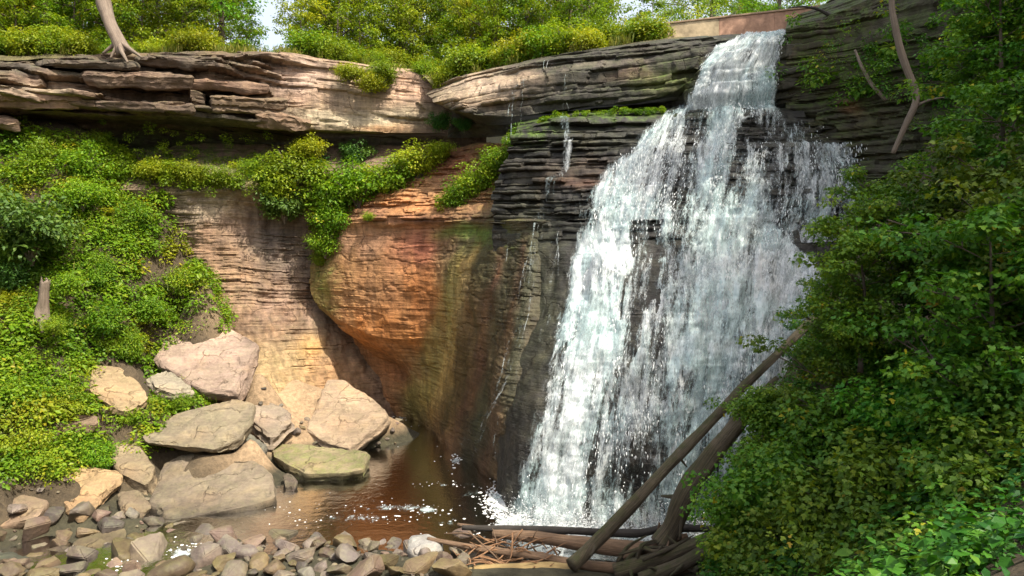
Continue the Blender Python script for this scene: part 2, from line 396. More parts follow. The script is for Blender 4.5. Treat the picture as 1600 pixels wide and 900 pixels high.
def rock_sheet(name, G, disp, Col, wet, moss, mat=None, horiz=0.8, parent=None):
    N = outward(G); Nh = N.copy(); Nh[..., 2] *= (1 - horiz)
    V = G + Nh * disp[..., None]
    nv, nu = G.shape[:2]
    me = mesh_np(name, V.reshape(-1, 3), grid_faces(nv, nu), {'Col': Col.reshape(-1, 3), 'wet': wet.ravel(), 'moss': moss.ravel()}, mat or M_ROCK, True, 42)
    return obj(name, me, parent), V
def row(pxs, pys, ds):
    n = len(pxs)
    pys = [pys] * n if np.isscalar(pys) else pys
    return list(zip(pxs, pys, ds))
def rowz(pxs, pys, z): return [(a, b, (CAMZ - z) * F / (b - HY)) for a, b in zip(pxs, pys)]

TAN = (0.40, 0.30, 0.20); PINK = (0.42, 0.29, 0.22); CREAM = (0.50, 0.42, 0.29); ORANGE = (0.42, 0.20, 0.075); RED = (0.30, 0.12, 0.07)
DARK = (0.030, 0.027, 0.024); OLIVE = (0.105, 0.098, 0.045); BROWN = (0.13, 0.075, 0.032); SHALE = (0.20, 0.135, 0.095); GREY = (0.16, 0.14, 0.115)

# --- left caprock: thick sandstone beds over a deep recess
cs = [-420, -250, -100, 0, 120, 250, 340, 440, 520, 600, 690, 760]
cap_rows = [
    row(cs, [70, 78, 82, 86, 86, 84, 82, 85, 95, 105, 112, 112], [29.5, 33.5, 36, 37.2, 38.7, 40.2, 41.2, 42.6, 44, 45, 46, 47]),
    row(cs, [78, 84, 88, 92, 92, 90, 86, 90, 100, 110, 118, 118], [28.2, 32.2, 34.8, 36, 37.5, 39, 40, 41.5, 43, 44, 45, 46]),
    row(cs, [120, 124, 126, 128, 130, 132, 134, 140, 140, 145, 150, 150], [27.6, 31.6, 34.2, 35.4, 36.9, 38.4, 39.7, 41.3, 42.8, 43.8, 44.8, 46]),
    row(cs, [165, 168, 170, 172, 180, 182, 186, 200, 205, 207, 208, 208], [27.7, 31.7, 34.3, 35.4, 36.9, 38.5, 39.7, 41.3, 42.6, 43.6, 44.7, 46]),
    row(cs, [176, 180, 183, 186, 192, 194, 196, 205, 210, 212, 212, 212], [29.6, 33.6, 36.2, 37.6, 39.3, 41, 42.3, 43.9, 45.2, 46, 46.6, 47]),
    row(cs, [215, 220, 224, 226, 226, 228, 232, 238, 240, 240, 240, 240], [30, 34, 37, 38.6, 40.4, 42.2, 43.6, 45.2, 46.4, 47, 47.4, 47.6]),
    row(cs, [300, 300, 300, 300, 300, 300, 300, 300, 300, 300, 300, 300], [29.6, 33.6, 37, 38.6, 40.6, 42.6, 44.2, 45.8, 47, 47.6, 48, 48]),
]
cap_rows = [[(a_, b_, c_ + float(np.interp(a_, [-100, 0, 400, 560, 760], [1.6, 1.6, 1.5, 1.0, 0.6]))) for (a_, b_, c_) in rw_] for rw_ in cap_rows]
cliff = empty("left_cliff"); struct(cliff, "layered sandstone cliff with overhanging caprock along the left rim")
G = loft(cap_rows, 0.11, 0.065)
px_, py_ = proj(G)
lower = np.clip((py_ - 195) / 15, 0, 1)
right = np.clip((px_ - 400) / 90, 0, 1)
dsp = strata(G, 0.3, 1.25, 1.35, 4.6, 11, dip=(0.07, 0.0), wav=0.7, crev=0.25) * (1 - 0.8 * right) * (1 - 0.5 * lower) + strata(G, 0.06, 0.22, 0.10, 1.0, 12, dip=(0.03, 0)) * (1 - 0.4 * right)
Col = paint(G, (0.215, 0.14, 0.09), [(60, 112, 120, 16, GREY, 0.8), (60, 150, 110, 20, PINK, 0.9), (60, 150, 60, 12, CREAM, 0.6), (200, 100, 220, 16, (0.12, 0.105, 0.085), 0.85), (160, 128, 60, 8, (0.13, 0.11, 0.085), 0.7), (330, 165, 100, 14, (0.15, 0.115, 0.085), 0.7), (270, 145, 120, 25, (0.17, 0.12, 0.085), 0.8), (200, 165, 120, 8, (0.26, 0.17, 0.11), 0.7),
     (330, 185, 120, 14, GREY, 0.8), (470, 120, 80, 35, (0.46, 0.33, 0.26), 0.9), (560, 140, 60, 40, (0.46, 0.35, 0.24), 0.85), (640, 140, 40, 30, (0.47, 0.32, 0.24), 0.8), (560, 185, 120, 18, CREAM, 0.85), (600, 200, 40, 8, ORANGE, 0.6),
     (200, 225, 400, 22, (0.06, 0.055, 0.04), 0.9), (560, 235, 200, 22, (0.10, 0.085, 0.06), 0.85)], 1)  # last two blobs: shade of the recess put into the rock colour
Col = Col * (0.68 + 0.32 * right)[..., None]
moss = scal(G, 0.12, [(200, 225, 300, 30, 0.75, 0.9), (560, 235, 200, 20, 0.7, 0.8)], 2)
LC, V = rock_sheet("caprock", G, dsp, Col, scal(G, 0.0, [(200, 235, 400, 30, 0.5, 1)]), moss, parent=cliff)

# --- alcove: shale wall behind the pool, and the vegetated ledge above it
a_rows = [
    row([120, 210, 300, 390, 460, 530, 600, 700], 226, [43.5, 44, 44.6, 45.2, 45.8, 46.2, 46.4, 46.6]),
    row([120, 210, 300, 390, 460, 530, 600, 700], 244, [42.6, 43, 43.4, 44.0, 44.6, 45.2, 45.2, 44.6]),
    row([130, 225, 300, 370, 450, 520, 590, 690], 268, [40.9, 40.9, 41.2, 41.8, 42.8, 43.8, 44.0, 43.4]),
    row([140, 225, 295, 365, 440, 500, 570, 680], 298, [40.0, 40.0, 40.3, 41.0, 42.3, 43.8, 44.6, 44]),
    row([145, 228, 297, 366, 440, 500, 570, 670], 322, [40.8, 40.8, 41.0, 41.6, 43.1, 44.8, 45.6, 45.5]),
    row([160, 240, 305, 370, 435, 492, 560, 645], 400, [40.6, 40.8, 41.0, 41.8, 43.2, 44.8, 46, 46]),
    row([190, 255, 325, 385, 440, 492, 560, 640], 460, [40, 40.3, 40.7, 41.5, 42.8, 44.6, 46, 46]),
    row([215, 275, 340, 395, 450, 505, 565, 640], 545, [39, 39.6, 40.0, 40.7, 42.0, 43.6, 45.2, 46]),
    row([230, 290, 350, 410, 460, 515, 575, 640], 625, [38, 38.4, 38.9, 39.6, 41, 42.6, 44, 45.5]),
    row([230, 290, 350, 410, 460, 515, 575, 640], 690, [37, 37.2, 37.4, 37.6, 38.8, 40.4, 42, 44]),
]
G = loft(a_rows, 0.10, 0.06); px_, py_ = proj(G)
lw = np.clip((py_ - 470) / 60, 0, 1)
dsp = strata(G, 0.05, 0.22, 0.12, 1.7, 21, wav=0.4, crev=0.45) * (1 - 0.5 * lw) * (0.3 + 1.2 * np.clip(fbm(G * 0.3, 3, 24) + 0.4, 0, 1)) + 0.55 * fbm(G * 0.4, 5, 22) + 0.22 * fbm(G * np.array([1.3, 1.3, 0.3]), 4, 25)
Col = paint(G, SHALE, [(330, 320, 60, 30, (0.42, 0.34, 0.24), 0.8), (360, 370, 60, 40, (0.32, 0.2, 0.13), 0.6), (430, 385, 60, 50, (0.16, 0.125, 0.105), 0.85), (350, 280, 200, 22, (0.15, 0.12, 0.06), 0.8), (360, 450, 60, 70, (0.31, 0.20, 0.12), 0.8), (440, 490, 50, 50, (0.27, 0.175, 0.125), 0.8),  # grey-brown blob below the ledge bushes: cast shadow painted into the shale
     (450, 580, 80, 60, (0.38, 0.27, 0.14), 0.95), (490, 540, 25, 20, (0.50, 0.30, 0.11), 0.7), (530, 590, 50, 40, (0.42, 0.23, 0.11), 0.75), (700, 250, 60, 40, RED, 0.85)], 3)
alc, V = rock_sheet("alcove_shale_wall", G, dsp, Col, scal(G, 0.05, [(560, 600, 60, 60, 0.4, 1)]), scal(G, 0.1, [(280, 250, 160, 30, 0.7, 1)]), parent=cliff)

# --- buttress between the alcove and the falls: smooth overhanging wall
butt = empty("rock_buttress"); struct(butt, "smooth orange and brown rock buttress left of the falls")
b_rows = [
    row([520, 560, 620, 720, 790, 830, 860, 890], [300, 285, 262, 228, 225, 240, 300, 342], [47.5, 46.5, 45.5, 44, 41, 38.4, 36.4, 35.4]),
    row([505, 548, 606, 692, 752, 800, 845, 880], [338, 318, 306, 298, 318, 330, 338, 342], [45.8, 44.4, 42.8, 41, 38.6, 36.2, 34.6, 34.4]),
    row([492, 540, 600, 690, 746, 796, 835, 872], [352, 345, 340, 342, 345, 345, 345, 347], [44.2, 42.7, 41.1, 39.2, 37, 34.5, 33.1, 33.6]),
    row([490, 540, 600, 690, 743, 793, 832, 872], [366, 360, 358, 358, 360, 360, 360, 360], [44.3, 42.9, 41.5, 39.7, 37.4, 34.8, 33.4, 33.8]),
    row([486, 540, 600, 690, 735, 785, 825, 866], 440, [43.8, 42.0, 40.7, 39.0, 36.4, 33.7, 32.1, 32.3]),
    row([492, 542, 600, 684, 722, 772, 810, 858], [472, 508, 528, 530, 538, 545, 552, 560], [43.5, 42.0, 40.8, 39.2, 36.4, 32.9, 31.0, 31.2]),
    row([497, 546, 602, 680, 716, 768, 806, 853], [482, 522, 544, 548, 560, 570, 575, 580], [43.8, 42.6, 41.6, 39.7, 36.6, 32.6, 30.6, 30.8]),
    row([540, 580, 628, 660, 700, 757, 795, 840], [505, 552, 575, 612, 632, 652, 662, 672], [45.4, 44.6, 43.9, 41.0, 36.9, 32.3, 29.8, 29.8]),
    rowz([585, 608, 632, 648, 692, 755, 782, 832], [655, 660, 664, 668, 700, 752, 775, 800], -0.5),
]
G = loft(b_rows, 0.085, 0.05); px_, py_ = proj(G)
upm = np.clip((352 - py_) / 12, 0, 1)
dsp = strata(G, 0.04, 0.26, 0.055, 0.7, 31, wav=0.25, crev=0.5) * (1 - upm) * (0.3 + 1.2 * np.clip(fbm(G * 0.5, 3, 34) + 0.3, 0, 1)) + strata(G, 0.08, 0.3, 0.28, 1.2, 32, wav=0.15, crev=0.4) * upm + 0.30 * fbm(G * 0.33, 3, 33) + 0.08 * fbm(G * 1.4, 5, 35) - 0.07 * np.exp(-(fbm(G * np.array([0.35, 0.35, 0.9]), 4, 36) / 0.04) ** 2) - 0.03 * np.exp(-(fbm(G * np.array([1.1, 1.1, 0.5]) + 9, 3, 37) / 0.04) ** 2)
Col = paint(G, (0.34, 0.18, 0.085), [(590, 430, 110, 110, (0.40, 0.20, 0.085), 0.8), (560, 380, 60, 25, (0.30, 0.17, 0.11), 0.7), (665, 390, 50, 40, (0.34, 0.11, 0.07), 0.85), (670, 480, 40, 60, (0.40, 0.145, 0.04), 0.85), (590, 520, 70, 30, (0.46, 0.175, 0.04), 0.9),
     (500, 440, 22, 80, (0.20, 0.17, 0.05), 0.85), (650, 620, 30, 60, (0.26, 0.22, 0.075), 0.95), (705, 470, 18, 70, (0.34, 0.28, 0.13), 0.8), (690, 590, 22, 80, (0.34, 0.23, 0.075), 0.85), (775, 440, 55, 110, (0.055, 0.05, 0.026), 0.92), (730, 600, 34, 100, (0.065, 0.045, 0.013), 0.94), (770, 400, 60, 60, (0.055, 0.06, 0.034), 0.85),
     (800, 480, 26, 100, (0.085, 0.042, 0.024), 0.8), (755, 650, 40, 110, (0.065, 0.034, 0.016), 0.9), (812, 600, 30, 70, (0.06, 0.058, 0.032), 0.8), (845, 440, 30, 100, (0.05, 0.05, 0.032), 0.92), (775, 700, 30, 50, (0.07, 0.04, 0.02), 0.8), (740, 368, 50, 14, (0.16, 0.20, 0.03), 0.8),  # right flank's dark blobs: brown algae, deepened to stand in for shade
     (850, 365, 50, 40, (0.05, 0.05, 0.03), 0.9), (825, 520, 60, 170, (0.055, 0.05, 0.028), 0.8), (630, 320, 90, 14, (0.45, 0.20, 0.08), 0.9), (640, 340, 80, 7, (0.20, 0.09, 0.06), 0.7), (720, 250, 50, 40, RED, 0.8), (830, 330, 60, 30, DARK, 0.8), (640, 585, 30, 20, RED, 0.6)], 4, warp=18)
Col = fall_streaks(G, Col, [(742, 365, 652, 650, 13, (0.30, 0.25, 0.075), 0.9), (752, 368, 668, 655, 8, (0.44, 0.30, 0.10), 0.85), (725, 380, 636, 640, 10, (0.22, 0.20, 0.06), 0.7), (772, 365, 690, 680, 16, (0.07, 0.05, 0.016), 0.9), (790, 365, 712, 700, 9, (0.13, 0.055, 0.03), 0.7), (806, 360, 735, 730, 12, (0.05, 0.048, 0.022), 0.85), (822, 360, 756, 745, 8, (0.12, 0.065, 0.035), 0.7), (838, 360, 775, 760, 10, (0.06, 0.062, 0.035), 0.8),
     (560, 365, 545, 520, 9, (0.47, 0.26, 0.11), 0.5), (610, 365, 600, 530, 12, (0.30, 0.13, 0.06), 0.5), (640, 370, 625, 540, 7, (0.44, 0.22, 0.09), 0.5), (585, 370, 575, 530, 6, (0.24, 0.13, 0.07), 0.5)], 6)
moss = scal(G, 0.05, [(500, 430, 30, 80, 0.8, 1), (790, 260, 60, 70, 0.7, 1), (745, 370, 50, 20, 0.9, 1)], 5)
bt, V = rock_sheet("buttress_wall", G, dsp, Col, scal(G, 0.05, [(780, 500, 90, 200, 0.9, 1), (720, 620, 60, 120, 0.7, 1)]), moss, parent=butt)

# --- the falls' staircase of dark wet beds
fallrock = empty("waterfall_ledges"); struct(fallrock, "dark wet staircase of thin rock beds behind the waterfall")
f_rows = [
    row([810, 880, 960, 1040, 1090, 1150, 1210, 1260, 1330, 1420, 1520], [190, 176, 172, 168, 160, 157, 158, 160, 160, 160, 160], [38.5, 38, 37.4, 37, 36.3, 36, 35.6, 35.2, 34.4, 33.4, 32]),
    row([806, 870, 950, 1030, 1080, 1150, 1220, 1270, 1340, 1420, 1520], [204, 189, 184, 183, 174, 170, 172, 176, 178, 180, 180], [36.2, 35.4, 35, 34.8, 34.2, 33.9, 33.9, 33.8, 33.3, 32.6, 31.2]),
    row([798, 862, 936, 1016, 1074, 1150, 1226, 1282, 1346, 1425, 1520], [226, 214, 210, 208, 205, 205, 205, 206, 210, 214, 218], [36.0, 35.0, 34.5, 34.1, 33.7, 33.4, 33.3, 33.1, 32.8, 32.2, 30.8]),
    row([790, 856, 926, 1004, 1064, 1145, 1230, 1290, 1350, 1430, 1520], [246, 238, 234, 232, 232, 232, 232, 232, 234, 236, 240], [35.9, 34.8, 34, 33.4, 33, 32.7, 32.4, 32.2, 32.0, 31.6, 30.4]),
    row([772, 846, 912, 985, 1052, 1140, 1230, 1300, 1366, 1435, 1520], [290, 290, 288, 288, 288, 288, 288, 288, 290, 294, 300], [35.7, 34.3, 33, 32.3, 31.9, 31.6, 31.4, 31.3, 31.2, 31.1, 30.1]),
    row([768, 840, 896, 970, 1040, 1130, 1220, 1300, 1380, 1440, 1520], [336, 341, 345, 345, 345, 345, 345, 345, 346, 348, 352], [35.3, 33.8, 32.3, 31.4, 31, 30.8, 30.7, 30.7, 30.7, 30.7, 29.8]),
    row([768, 826, 880, 960, 1030, 1120, 1210, 1290, 1370, 1440, 1520], 450, [34.8, 33.0, 31.0, 30.1, 29.6, 29.4, 29.3, 29.4, 29.5, 29.6, 29]),
    row([768, 802, 846, 940, 1020, 1110, 1200, 1280, 1360, 1440, 1520], 560, [34.2, 32.0, 29.6, 28.9, 28.4, 28.2, 28.1, 28.2, 28.3, 28.5, 28]),
    row([768, 785, 815, 920, 1010, 1100, 1190, 1270, 1350, 1440, 1520], 690, [33.2, 30.4, 28.4, 27.7, 27.3, 27.1, 27.0, 27.1, 27.2, 27.4, 27]),
    rowz([765, 776, 790, 900, 1000, 1095, 1180, 1260, 1340, 1440, 1520], [772, 792, 816, 826, 830, 832, 834, 836, 838, 842, 845], -0.5),
]
FG = loft(f_rows, 0.085, 0.05); px_, py_ = proj(FG)
low = np.clip((py_ - 350) / 40, 0, 1)
flank = np.clip((900 - px_) / 60, 0, 1) * low
FD = strata(FG, 0.07, 0.42, 0.36, 1.3, 41, wav=0.12, crev=0.4) * (1 - 0.92 * low) * (1 - 0.75 * flank) + 0.55 * fbm(FG * np.array([0.45, 0.45, 0.22]), 4, 43) * low + 0.05 * fbm(FG * 2.2, 3, 44)
Col = paint(FG, DARK, [(900, 265, 100, 18, (0.075, 0.055, 0.042), 0.75), (950, 285, 80, 10, (0.14, 0.07, 0.045), 0.8), (930, 215, 100, 20, (0.05, 0.05, 0.034), 0.7), (1330, 250, 90, 60, (0.045, 0.04, 0.03), 0.6), (830, 450, 40, 150, (0.075, 0.075, 0.045), 0.7), (1350, 200, 120, 30, (0.06, 0.052, 0.034), 0.7)], 6)
moss = scal(FG, 0.05, [(940, 180, 110, 12, 1.0, 1), (830, 205, 40, 20, 0.9, 1), (1400, 220, 100, 40, 0.4, 1)], 7, warp=4)
fr_, FV = rock_sheet("stepped_beds", FG, FD, Col, scal(FG, 0.8, []), moss, parent=fallrock)

# --- right caprock slab (with the lip the trickles drop from) and the block the crest pours over
r_rows = [
    row([664, 720, 770, 840, 920, 1000, 1080, 1150, 1190, 1230, 1262], [146, 120, 108, 92, 80, 66, 58, 53, 53, 48, 36], [44, 42.5, 41.5, 40, 39, 38.2, 37.6, 37, 36.8, 36.4, 36]),
    row([672, 724, 776, 842, 920, 1000, 1080, 1150, 1190, 1232, 1262], [152, 130, 114, 97, 84, 70, 62, 57, 57, 52, 40], [41.6, 40.6, 39.6, 38.2, 37.3, 36.6, 36, 35.4, 35.2, 34.9, 34.6]),
    row([676, 728, 780, 846, 920, 1000, 1080, 1138, 1180, 1226, 1262], [160, 150, 138, 120, 108, 96, 84, 72, 68, 66, 62], [41.0, 39.6, 38.7, 37.4, 36.6, 36, 35.4, 34.9, 34.7, 34.5, 34.4]),
    row([684, 736, 790, 850, 920, 1000, 1060, 1094, 1160, 1222, 1262], [164, 178, 182, 176, 166, 158, 140, 110, 105, 110, 112], [41.6, 39.2, 38.4, 37.3, 36.5, 36.0, 35.6, 34.6, 34.3, 34.3, 34.3]),
    row([700, 745, 796, 856, 925, 1004, 1062, 1086, 1152, 1220, 1262], [166, 192, 194, 182, 170, 163, 156, 150, 150, 152, 155], [44, 41.6, 40.8, 39.8, 39, 38.5, 36.6, 34.6, 34.2, 34.2, 34.2]),
    row([705, 750, 800, 860, 930, 1008, 1064, 1084, 1150, 1220, 1262], [215, 215, 210, 195, 184, 178, 176, 176, 176, 178, 185], [45, 42.5, 41.5, 40.4, 39.4, 38.8, 37, 34.7, 34.4, 34.4, 34.4]),
]
RG = loft(r_rows, 0.085, 0.05); px_, py_ = proj(RG)
RD = strata(RG, 0.12, 0.7, 0.36, 2.2, 51, dip=(-0.06, 0.0), wav=0.25, crev=0.3) + 0.05 * fbm(RG * 2, 3, 52)
Col = paint(RG, (0.050, 0.045, 0.036), [(740, 130, 90, 30, (0.45, 0.34, 0.25), 0.95), (720, 155, 60, 14, (0.38, 0.28, 0.19), 0.85), (810, 120, 40, 14, (0.40, 0.29, 0.20), 0.8), (990, 118, 40, 12, (0.20, 0.13, 0.09), 0.8), (950, 98, 110, 5, (0.17, 0.14, 0.11), 0.7), (1160, 110, 70, 60, DARK, 0.9), (1040, 130, 50, 20, (0.12, 0.12, 0.04), 0.8), (1240, 100, 30, 60, (0.06, 0.055, 0.04), 0.9)], 8)
moss = scal(RG, 0.12, [(1040, 120, 60, 30, 0.6, 1)], 9)
rc_, RV = rock_sheet("caprock_slab", RG, RD, Col, scal(RG, 0.45, [(740, 140, 80, 40, 0.0, 1), (1160, 110, 80, 60, 0.8, 1)]), moss, parent=fallrock)

# --- right cliff in the shade, running towards the viewer
rightc = empty("right_cliff"); struct(rightc, "shaded dark layered cliff right of the falls")
q = [1228, 1262, 1310, 1370, 1440, 1520, 1610, 1720, 1850]
rt_rows = [
    row(q, [30, 18, -5, -40, -80, -120, -150, -180, -200], [37, 36.6, 36, 35, 33.5, 32, 30, 28, 26]),
    row(q, [45, 38, 20, -10, -50, -80, -100, -120, -140], [34.8, 34.3, 33.6, 32.6, 31, 29.4, 27.4, 25.6, 23.6]),
    row(q, [100, 100, 95, 90, 70, 50, 40, 30, 20], [34.4, 33.9, 33.0, 31.8, 30.2, 28.4, 26.4, 24.6, 22.6]),
    row(q, 165, [34.3, 33.8, 32.8, 31.5, 29.9, 28.1, 26, 24.2, 22.2]),
    row(q, 175, [34.2, 33.6, 32.6, 31.2, 29.6, 27.8, 25.7, 23.8, 21.8]),
    row(q, 235, [34.0, 33.2, 32.2, 31.0, 29.4, 27.6, 25.5, 23.6, 21.6]),
    row(q, 340, [33.8, 32.8, 31.6, 30.6, 29.0, 27.2, 25.1, 23.2, 21.2]),
    row(q, 480, [33.5, 32.2, 30.9, 29.9, 28.4, 26.6, 24.5, 22.6, 20.6]),
    row(q, 800, [33, 31.5, 30, 28.8, 27.4, 25.6, 23.5, 21.6, 19.6]),
]
G = loft(rt_rows, 0.12, 0.06); px_, py_ = proj(G)
top = np.clip((165 - py_) / 20, 0, 1)
dsp = strata(G, 0.06, 0.36, 0.34, 1.6, 61, dip=(0.04, 0), wav=0.2, crev=0.35) * (1 - 0.5 * top) + 0.5 * fbm(G * 0.4, 4, 62) * top
Col = paint(G, (0.065, 0.058, 0.036), [(1300, 90, 120, 70, (0.07, 0.052, 0.03), 0.7), (1330, 170, 20, 10, (0.35, 0.2, 0.1), 0.8), (1450, 290, 90, 40, (0.10, 0.09, 0.075), 0.7)], 10)
rc2, V = rock_sheet("cliff_face", G, dsp, Col, scal(G, 0.3, []), scal(G, 0.35, [(1320, 80, 150, 80, 0.8, 1)]), parent=rightc)

# ------------------------------------------------------------------ boulder plan (outlines of the top faces), used by the ground and built further down
BOULDERS = []
def plan_boulder(*a, **k): BOULDERS.append((a, k))
PK = (0.304, 0.221, 0.172); GT = (0.218, 0.178, 0.122); OT = (0.304, 0.205, 0.112); GG = (0.178, 0.158, 0.122)
plan_boulder("boulder", "large flat pinkish slab tilted on the slope, highest of the boulders", [(284, 497, 39), (312, 497, 39.2), (362, 512, 38.8), (400, 535, 37.8), (398, 556, 37), (368, 611, 34.6), (316, 606, 34.6), (255, 572, 35.6), (243, 556, 36.4)], 0.9, 1, PK, lean=(0.1, 0.5, 0))
plan_boulder("boulder", "broad grey-tan wedge boulder with dark undercut front, centre of the heap", [(262, 656, 32.6), (301, 639, 33.2), (362, 624, 33.8), (394, 629, 33.8), (387, 662, 32.4), (374, 682, 31.6), (333, 702, 30.6), (300, 696, 30.5), (232, 690, 30.7), (223, 680, 31)], 0.75, 2, GT, lean=(0.2, 1.0, 0), shrink=0.75)
plan_boulder("boulder", "rounded pink-topped boulder with dark right flank, touching the broad wedge boulder", [(372, 620, 36.8), (402, 615, 37), (448, 637, 36.2), (455, 652, 35.6), (424, 682, 34.2), (394, 656, 34.8)], 1.1, 3, (0.277, 0.218, 0.165), lean=(-0.1, 0.4, 0), shrink=0.85)
plan_boulder("boulder", "tall pale pink boulder at the water's edge below the buttress", [(512, 593, 40.6), (534, 592, 40.6), (596, 633, 39), (605, 653, 38), (568, 684, 36.4), (545, 702, 35.6), (506, 690, 36), (479, 671, 36.8), (491, 638, 38.6)], 0.9, 4, (0.304, 0.224, 0.152), lean=(0, 0.6, 0))
plan_boulder("boulder", "low cracked tan slab reaching into the pool, below the tall pink boulder", [(425, 692, 35.2), (456, 692, 35.2), (512, 704, 34.2), (572, 707, 34), (565, 732, 32.2), (535, 737, 31.8), (480, 738, 31.8), (455, 725, 32.5), (432, 712, 33.4)], 0.9, 5, (0.251, 0.205, 0.119), lean=(0, 0.3, 0), moss=0.35)
plan_boulder("boulder", "massive grey-brown block at the stream edge, largest and lowest of the heap", [(257, 722, 31), (300, 710, 31.4), (392, 718, 31), (418, 745, 30), (426, 776, 28.8), (392, 787, 28.2), (300, 806, 27.4), (262, 808, 27.3), (240, 784, 28.2)], 1.2, 6, (0.191, 0.152, 0.109), lean=(0.05, 0.3, 0))
plan_boulder("boulder", "upright tan slab half buried in the green bank", [(145, 567, 33.4), (163, 569, 33.4), (194, 578, 33.4), (226, 611, 32.4), (229, 622, 32.1), (196, 641, 31.2), (177, 634, 31.3), (146, 608, 31.8)], 0.6, 7, (0.284, 0.205, 0.119), lean=(0, 0.6, 0))
plan_boulder("boulder", "small pale slab among weeds under the highest flat slab", [(232, 586, 35), (262, 578, 35.4), (296, 600, 34.8), (302, 611, 34.4), (270, 617, 33.8), (240, 606, 34)], 0.5, 8, (0.277, 0.238, 0.178))
plan_boulder("boulder", "tan block standing on end left of the massive grey-brown block", [(178, 692, 30.6), (214, 690, 30.8), (238, 728, 29.6), (240, 742, 29), (228, 756, 28.6), (190, 738, 29), (176, 716, 29.6)], 0.8, 9, (0.238, 0.182, 0.115))
plan_boulder("boulder", "orange-tan tilted slab with shadowed right edge above the cobbles", [(112, 733, 28.6), (140, 730, 28.8), (180, 737, 28.7), (183, 747, 28.3), (150, 776, 27.2), (126, 808, 26.2), (112, 794, 26.5), (82, 758, 27.6)], 0.55, 10, OT, lean=(0.1, 0.5, 0))
plan_boulder("boulder", "reddish tan rounded boulder at the left picture edge", [(-14, 778, 26.4), (30, 768, 26.8), (72, 781, 26.4), (58, 804, 25.6), (0, 819, 25), (-20, 800, 25.4)], 0.6, 11, (0.251, 0.178, 0.119))
plan_boulder("boulder", "flat orange-topped stone sloping down among the bottom left cobbles", [(145, 828, 25.6), (196, 823, 25.8), (200, 840, 25.2), (190, 855, 24.7), (132, 866, 24.2), (108, 850, 24.7)], 0.45, 12, (0.244, 0.185, 0.112))
plan_boulder("boulder", "grey stone wedged beneath the broad wedge boulder", [(358, 690, 34), (390, 672, 34.6), (412, 690, 34), (396, 714, 32.8), (350, 722, 32.6)], 0.8, 13, (0.145, 0.132, 0.109))
plan_boulder("boulder", "dark wet stone standing in the pool beside the massive block", [(440, 738, 31.4), (452, 736, 31.5), (464, 752, 30.9), (460, 768, 30.3), (442, 768, 30.3)], 0.6, 14, (0.112, 0.086, 0.066))
plan_boulder("boulder", "brown flat stone low in the bottom left corner", [(50, 860, 24.4), (100, 852, 24.6), (160, 868, 24.2), (165, 890, 23.4), (100, 899, 23), (45, 885, 23.5)], 0.5, 15, (0.165, 0.119, 0.086))
plan_boulder("boulder", "grey-green stone in the bottom left corner of the view", [(-20, 866, 23.8), (15, 860, 24), (48, 872, 23.8), (40, 896, 22.9), (-10, 905, 22.6)], 0.6, 16, (0.112, 0.109, 0.083))
plan_boulder("boulder", "small pink slab peeking from weeds between upright and flat slabs", [(228, 628, 34.2), (258, 626, 34.3), (254, 640, 33.6), (232, 642, 33.5)], 0.4, 17, (0.277, 0.211, 0.165))
plan_boulder("boulder", "brown stone in the gap below the block standing on end", [(188, 770, 28.2), (215, 765, 28.4), (236, 790, 27.6), (215, 806, 27), (190, 798, 27.2)], 0.6, 18, (0.185, 0.139, 0.092))
plan_boulder("boulder", "dark brown ledge stone in the weeds near the left edge", [(28, 660, 29.4), (90, 655, 29.8), (150, 648, 30), (150, 658, 29.6), (80, 672, 29)], 0.5, 19, (0.172, 0.119, 0.079))
plan_boulder("boulder", "pale white stone by the driftwood at the pool's outlet", [(642, 838, 24.7), (668, 830, 25.0), (690, 848, 24.3), (686, 866, 23.6), (660, 872, 23.4), (640, 858, 23.9)], 0.45, 20, (0.30, 0.285, 0.265))

# ------------------------------------------------------------------ ground
TP = []                                              # (x, y, z) control points of the gorge floor
def tp(px, py, d): TP.append(W(px, py, d))
for p in [(0, 880, 22.6), (0, 800, 25), (0, 740, 26), (0, 680, 27.5), (0, 600, 29.5), (0, 500, 32), (0, 400, 34.5), (0, 300, 36.4), (0, 225, 37.9), (100, 740, 27.5), (100, 650, 29.5), (100, 560, 32), (100, 450, 34.5), (100, 330, 37.2), (100, 226, 39.2),
          (-200, 700, 23), (-200, 500, 28), (-200, 300, 32.5), (-200, 224, 34), (-450, 600, 20), (-450, 300, 27), (200, 560, 33.5), (200, 450, 36.5), (200, 330, 39.6), (200, 245, 41), (245, 390, 39.0), (250, 310, 40.6), (300, 430, 39.2),
          (440, 650, 38.6), (460, 590, 41), (500, 620, 42), (520, 660, 39.5), (560, 690, 37.6), (420, 700, 34.5), (200, 815, 26.2), (120, 850, 24.5)]: tp(*p)
for p in [(470, 770), (560, 740), (640, 700), (620, 800), (700, 750), (740, 800), (540, 810), (640, 760), (400, 820), (820, 835), (950, 845), (1080, 850)]:
    x, y, z = Wz(p[0], p[1], 0.0); TP.append((x, y, -0.9))
for p in [(580, 700), (600, 668), (560, 750), (440, 790), (380, 830), (700, 835), (560, 835)]:
    x, y, z = Wz(p[0], p[1], 0.0); TP.append((x, y, -0.25))
for p, z in [((400, 870), 0.0), ((500, 880), 0.15), ((600, 880), 0.2), ((700, 880), 0.15), ((850, 890), 0.1), ((1000, 890), 0.3), ((1100, 880), 0.7), ((330, 846), -0.45), ((290, 862), -0.45), ((245, 878), -0.45), ((185, 896), -0.45), ((375, 835), -0.5)]:
    x, y, z0 = Wz(p[0], p[1], z); TP.append((x, y, z))
